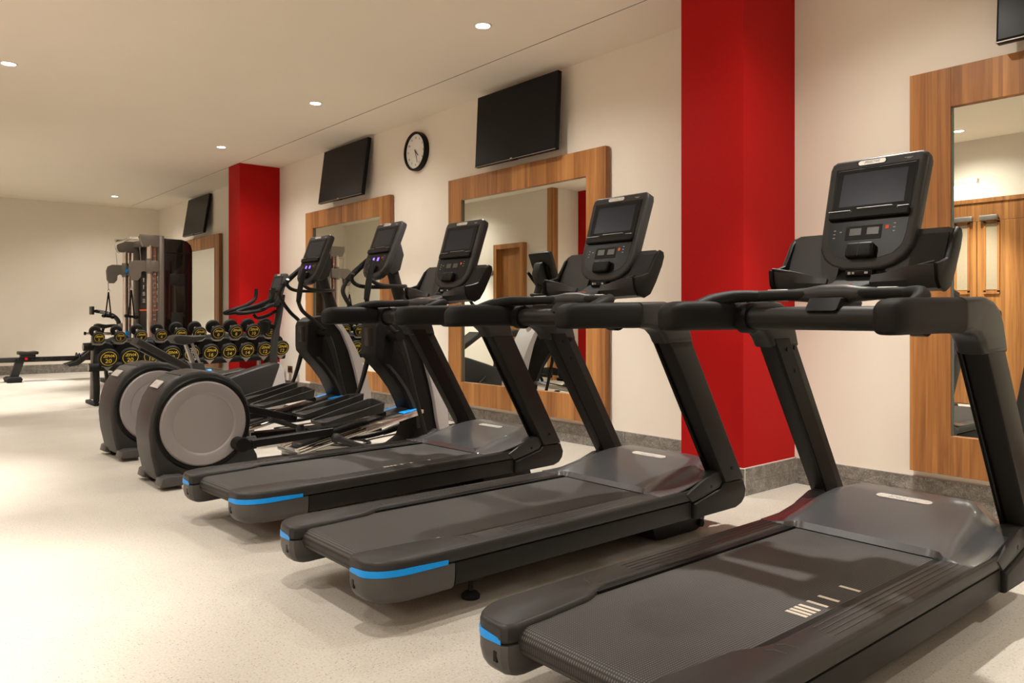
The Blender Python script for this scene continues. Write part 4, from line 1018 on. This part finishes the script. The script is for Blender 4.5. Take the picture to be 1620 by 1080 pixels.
# ---------------------------------------------------------------- air bike (mostly behind the rack)
B = thing('air_bike', 'air bike whose saddle shows above the left end of the dumbbell rack', 'exercise bike', (2.62, 13.60, 0))
obj('saddle', G().prism([(0.22, 0.905), (0.28, 0.885), (0.34, 0.86), (0.40, 0.875), (0.54, 0.905), (0.55, 0.925), (0.50, 0.935), (0.38, 0.925), (0.27, 0.945), (0.23, 0.93)], -0.08, 0.08, 'y', 0.012, 2), M['vinyl'], B)
obj('seat_post', G().tube([(0.35, 0, 0.87), (0.33, 0, 0.79), (0.36, 0, 0.40)], 0.022, 12), M['black'], B)
sl = obj('seat_slider', G().tube([(0.10, 0, 0.79), (0.46, 0, 0.78)], 0.024, 14), M['chrome'], B)
obj('slider_cap', G().tube([(0.075, 0, 0.791), (0.10, 0, 0.79)], 0.027, 14).tube([(0.46, 0, 0.78), (0.48, 0, 0.78)], 0.027, 14), M['black'], sl)
obj('bike_frame', G().tube([(0.36, 0, 0.42), (0.75, 0, 0.36)], 0.035, 12).tube([(0.36, 0, 0.42), (0.40, 0, 0.06)], 0.03, 12).tube([(0.75, 0, 0.36), (0.95, 0, 0.06)], 0.03, 12), M['char'], B)
obj('bike_feet', bx(0.36, 0.44, -0.28, 0.28, 0.0, 0.06, 0.01).box(0.92, 1.0, -0.28, 0.28, 0.0, 0.06, 0.01), M['rubber'], B)
obj('fan_cage', G().tube([(0.85, -0.10, 0.42), (0.85, 0.10, 0.42)], 0.28, 36), M['char'], B)

# ---------------------------------------------------------------- adjustable bench
Bn = thing('adjustable_bench', 'black adjustable weight bench with raised backrest before the dumbbell rack', 'bench', (2.20, 9.0, 0))
def bar_poly(x0, z0, x1, z1, th):
    d = Vector((x1 - x0, z1 - z0)).normalized(); n_ = Vector((-d.y, d.x)) * th / 2
    return [(x0 - n_.x, z0 - n_.y), (x1 - n_.x, z1 - n_.y), (x1 + n_.x, z1 + n_.y), (x0 + n_.x, z0 + n_.y)]
bk = obj('backrest', G().prism(bar_poly(0.07, 0.80, 0.86, 0.33, 0.075), -0.14, 0.14, 'y', 0.02, 3), M['vinyl'], Bn)
obj('backrest_frame', G().prism(bar_poly(0.12, 0.715, 0.84, 0.285, 0.04), -0.045, 0.045, 'y', 0.004, 1), M['char'], bk)
obj('bench_seat', G().prism(bar_poly(0.90, 0.36, 1.25, 0.42, 0.07), -0.14, 0.14, 'y', 0.02, 3), M['vinyl'], Bn)
obj('spine', bx(0.10, 1.25, -0.035, 0.035, 0.10, 0.16, 0.006).box(0.86, 0.93, -0.03, 0.03, 0.14, 0.32, 0.004).box(1.10, 1.16, -0.03, 0.03, 0.14, 0.38, 0.004), M['char'], Bn)
obj('adjuster_strut', G().tube([(0.40, 0, 0.15), (0.52, 0, 0.50)], 0.018, 10), M['steel'], Bn)
obj('bench_feet', bx(0.06, 0.13, -0.27, 0.27, 0.0, 0.10, 0.012).box(1.20, 1.27, -0.22, 0.22, 0.0, 0.10, 0.012), M['rubber'], Bn)

# ---------------------------------------------------------------- upright bike
U = thing('upright_bike', 'black upright exercise bike between the ellipticals and the dumbbell rack', 'exercise bike', (2.30, 8.0, 0))
obj('saddle', G().prism([(0.04, 0.845), (0.07, 0.80), (0.14, 0.785), (0.22, 0.80), (0.32, 0.835), (0.36, 0.86), (0.35, 0.875), (0.22, 0.872), (0.12, 0.885), (0.06, 0.875)], -0.11, 0.11, 'y', 0.02, 3), M['vinyl'], U)
sp_ = obj('seat_post', G().prism([(0.17, 0.80), (0.255, 0.80), (0.335, 0.58), (0.25, 0.56)], -0.03, 0.03, 'y', 0.005, 2), M['steel'], U)
text('PRECOR', 0.036, M['white'], obj('post_strip', G().prism([(0.195, 0.79), (0.225, 0.79), (0.305, 0.59), (0.275, 0.585)], -0.033, -0.0305, 'y'), M['gloss'], sp_), frame3((0.25, -0.0338, 0.688), (0.33, 0, -0.94), (0.94, 0, 0.33)))
obj('post_sleeve', G().prism([(0.235, 0.60), (0.35, 0.60), (0.43, 0.34), (0.31, 0.30)], -0.045, 0.045, 'y', 0.008, 2), M['char'], U)
kb = obj('blue_knob', G().tube([(0.36, -0.03, 0.50), (0.39, -0.05, 0.51), (0.42, -0.05, 0.51)], [0.012, 0.024, 0.024], 12), M['blue'], U); kb['label'] = 'blue saddle height knob'
obj('bike_body', G().prism([(0.28, 0.10), (0.30, 0.32), (0.42, 0.38), (0.60, 0.44), (0.90, 0.53), (1.09, 0.575), (1.13, 0.56), (1.05, 0.36), (0.96, 0.12), (0.90, 0.08)], -0.10, 0.10, 'y', 0.02, 3), M['char'], U)
obj('silver_nose', G().prism([(1.135, 0.575), (1.18, 0.50), (1.20, 0.36), (1.20, 0.12), (1.16, 0.08), (0.93, 0.08), (0.985, 0.16), (1.07, 0.38)], -0.09, 0.09, 'y', 0.02, 2), M['shroud'], U)
for sy in (-1, 1):
    cr = obj('crank', G().tube([(0.66, sy * 0.12, 0.28), (0.66 - 0.12 * sy, sy * 0.14, 0.20 if sy < 0 else 0.36)], 0.016, 10), M['black'], U)
    obj('pedal', bx(0.60 - 0.12 * sy, 0.70 - 0.12 * sy, min(sy * 0.15, sy * 0.24), max(sy * 0.15, sy * 0.24), (0.19 if sy < 0 else 0.35), (0.215 if sy < 0 else 0.375), 0.006), M['rubber'], cr)
obj('bike_base', bx(0.10, 1.28, -0.06, 0.06, 0.03, 0.10, 0.01).box(0.08, 0.16, -0.26, 0.26, 0.0, 0.07, 0.012).box(1.20, 1.28, -0.26, 0.26, 0.0, 0.07, 0.012), M['black'], U)
obj('mast', G().tube([(1.13, 0, 0.18), (1.10, 0, 0.50), (1.11, 0, 0.80), (1.16, 0, 1.10), (1.19, 0, 1.30)], [0.05, 0.042, 0.038, 0.038, 0.038], 14, smooth=3), M['char'], U)
obj('bottle_holder', G().lathe([(0.0, 0.0), (0.045, 0.0), (0.062, 0.11), (0.068, 0.11), (0.066, 0.125), (0.055, 0.118), (0.04, 0.01), (0.0, 0.01)], 24, Matrix.Translation((1.00, -0.01, 0.885))).box(1.04, 1.10, -0.02, 0.02, 0.93, 0.97), M['black'], U)
hbz = 1.24
for sy in (-1, 1):
    obj('handlebar', G().tube([(1.16, sy * 0.03, 1.20), (1.02, sy * 0.10, 1.18), (0.90, sy * 0.16, 1.13), (0.72, sy * 0.20, 1.10), (0.64, sy * 0.17, 1.10), (0.70, sy * 0.13, 1.13), (0.86, sy * 0.17, 1.18), (0.98, sy * 0.22, 1.25), (1.00, sy * 0.23, 1.36)], 0.020, 12, smooth=4), M['pad'], U)
obj('handlebar_drop', G().tube([(1.12, 0.0, 1.12), (1.00, -0.06, 1.07), (0.88, -0.10, 1.05), (0.84, -0.10, 1.09)], 0.017, 10, smooth=3), M['pad'], U)
console(U, (1.06, 0, 1.17), math.radians(17), 'bike', 0.80)

# ---------------------------------------------------------------- cables on the floor
g = G()
random.seed(3)
pts = [(3.15 + 0.16 * math.cos(k * 0.9) * (1 - k * 0.012) + random.uniform(-0.03, 0.03), 5.85 + 0.17 * math.sin(k * 0.9) + random.uniform(-0.04, 0.04), 0.008 + 0.004 * (k % 3)) for k in range(22)]
pts += [(3.5, 5.95, 0.008), (4.0, 6.1, 0.008), (4.5, 6.2, 0.008)]
g.tube(pts, 0.006, 6, smooth=4)
tag(obj('power_cable', g, M['black']), 'tangled black power cable on the floor between the two ellipticals', 'cable')
g = G().tube([(2.75, 6.9, 0.008), (2.95, 6.95, 0.008), (3.1, 6.85, 0.01), (3.0, 7.05, 0.01), (3.2, 7.1, 0.008), (3.6, 7.2, 0.008), (4.4, 7.3, 0.008)], 0.006, 6, smooth=4)
tag(obj('power_cable', g, M['black']), 'thin black power cable on the floor behind the farther elliptical', 'cable')
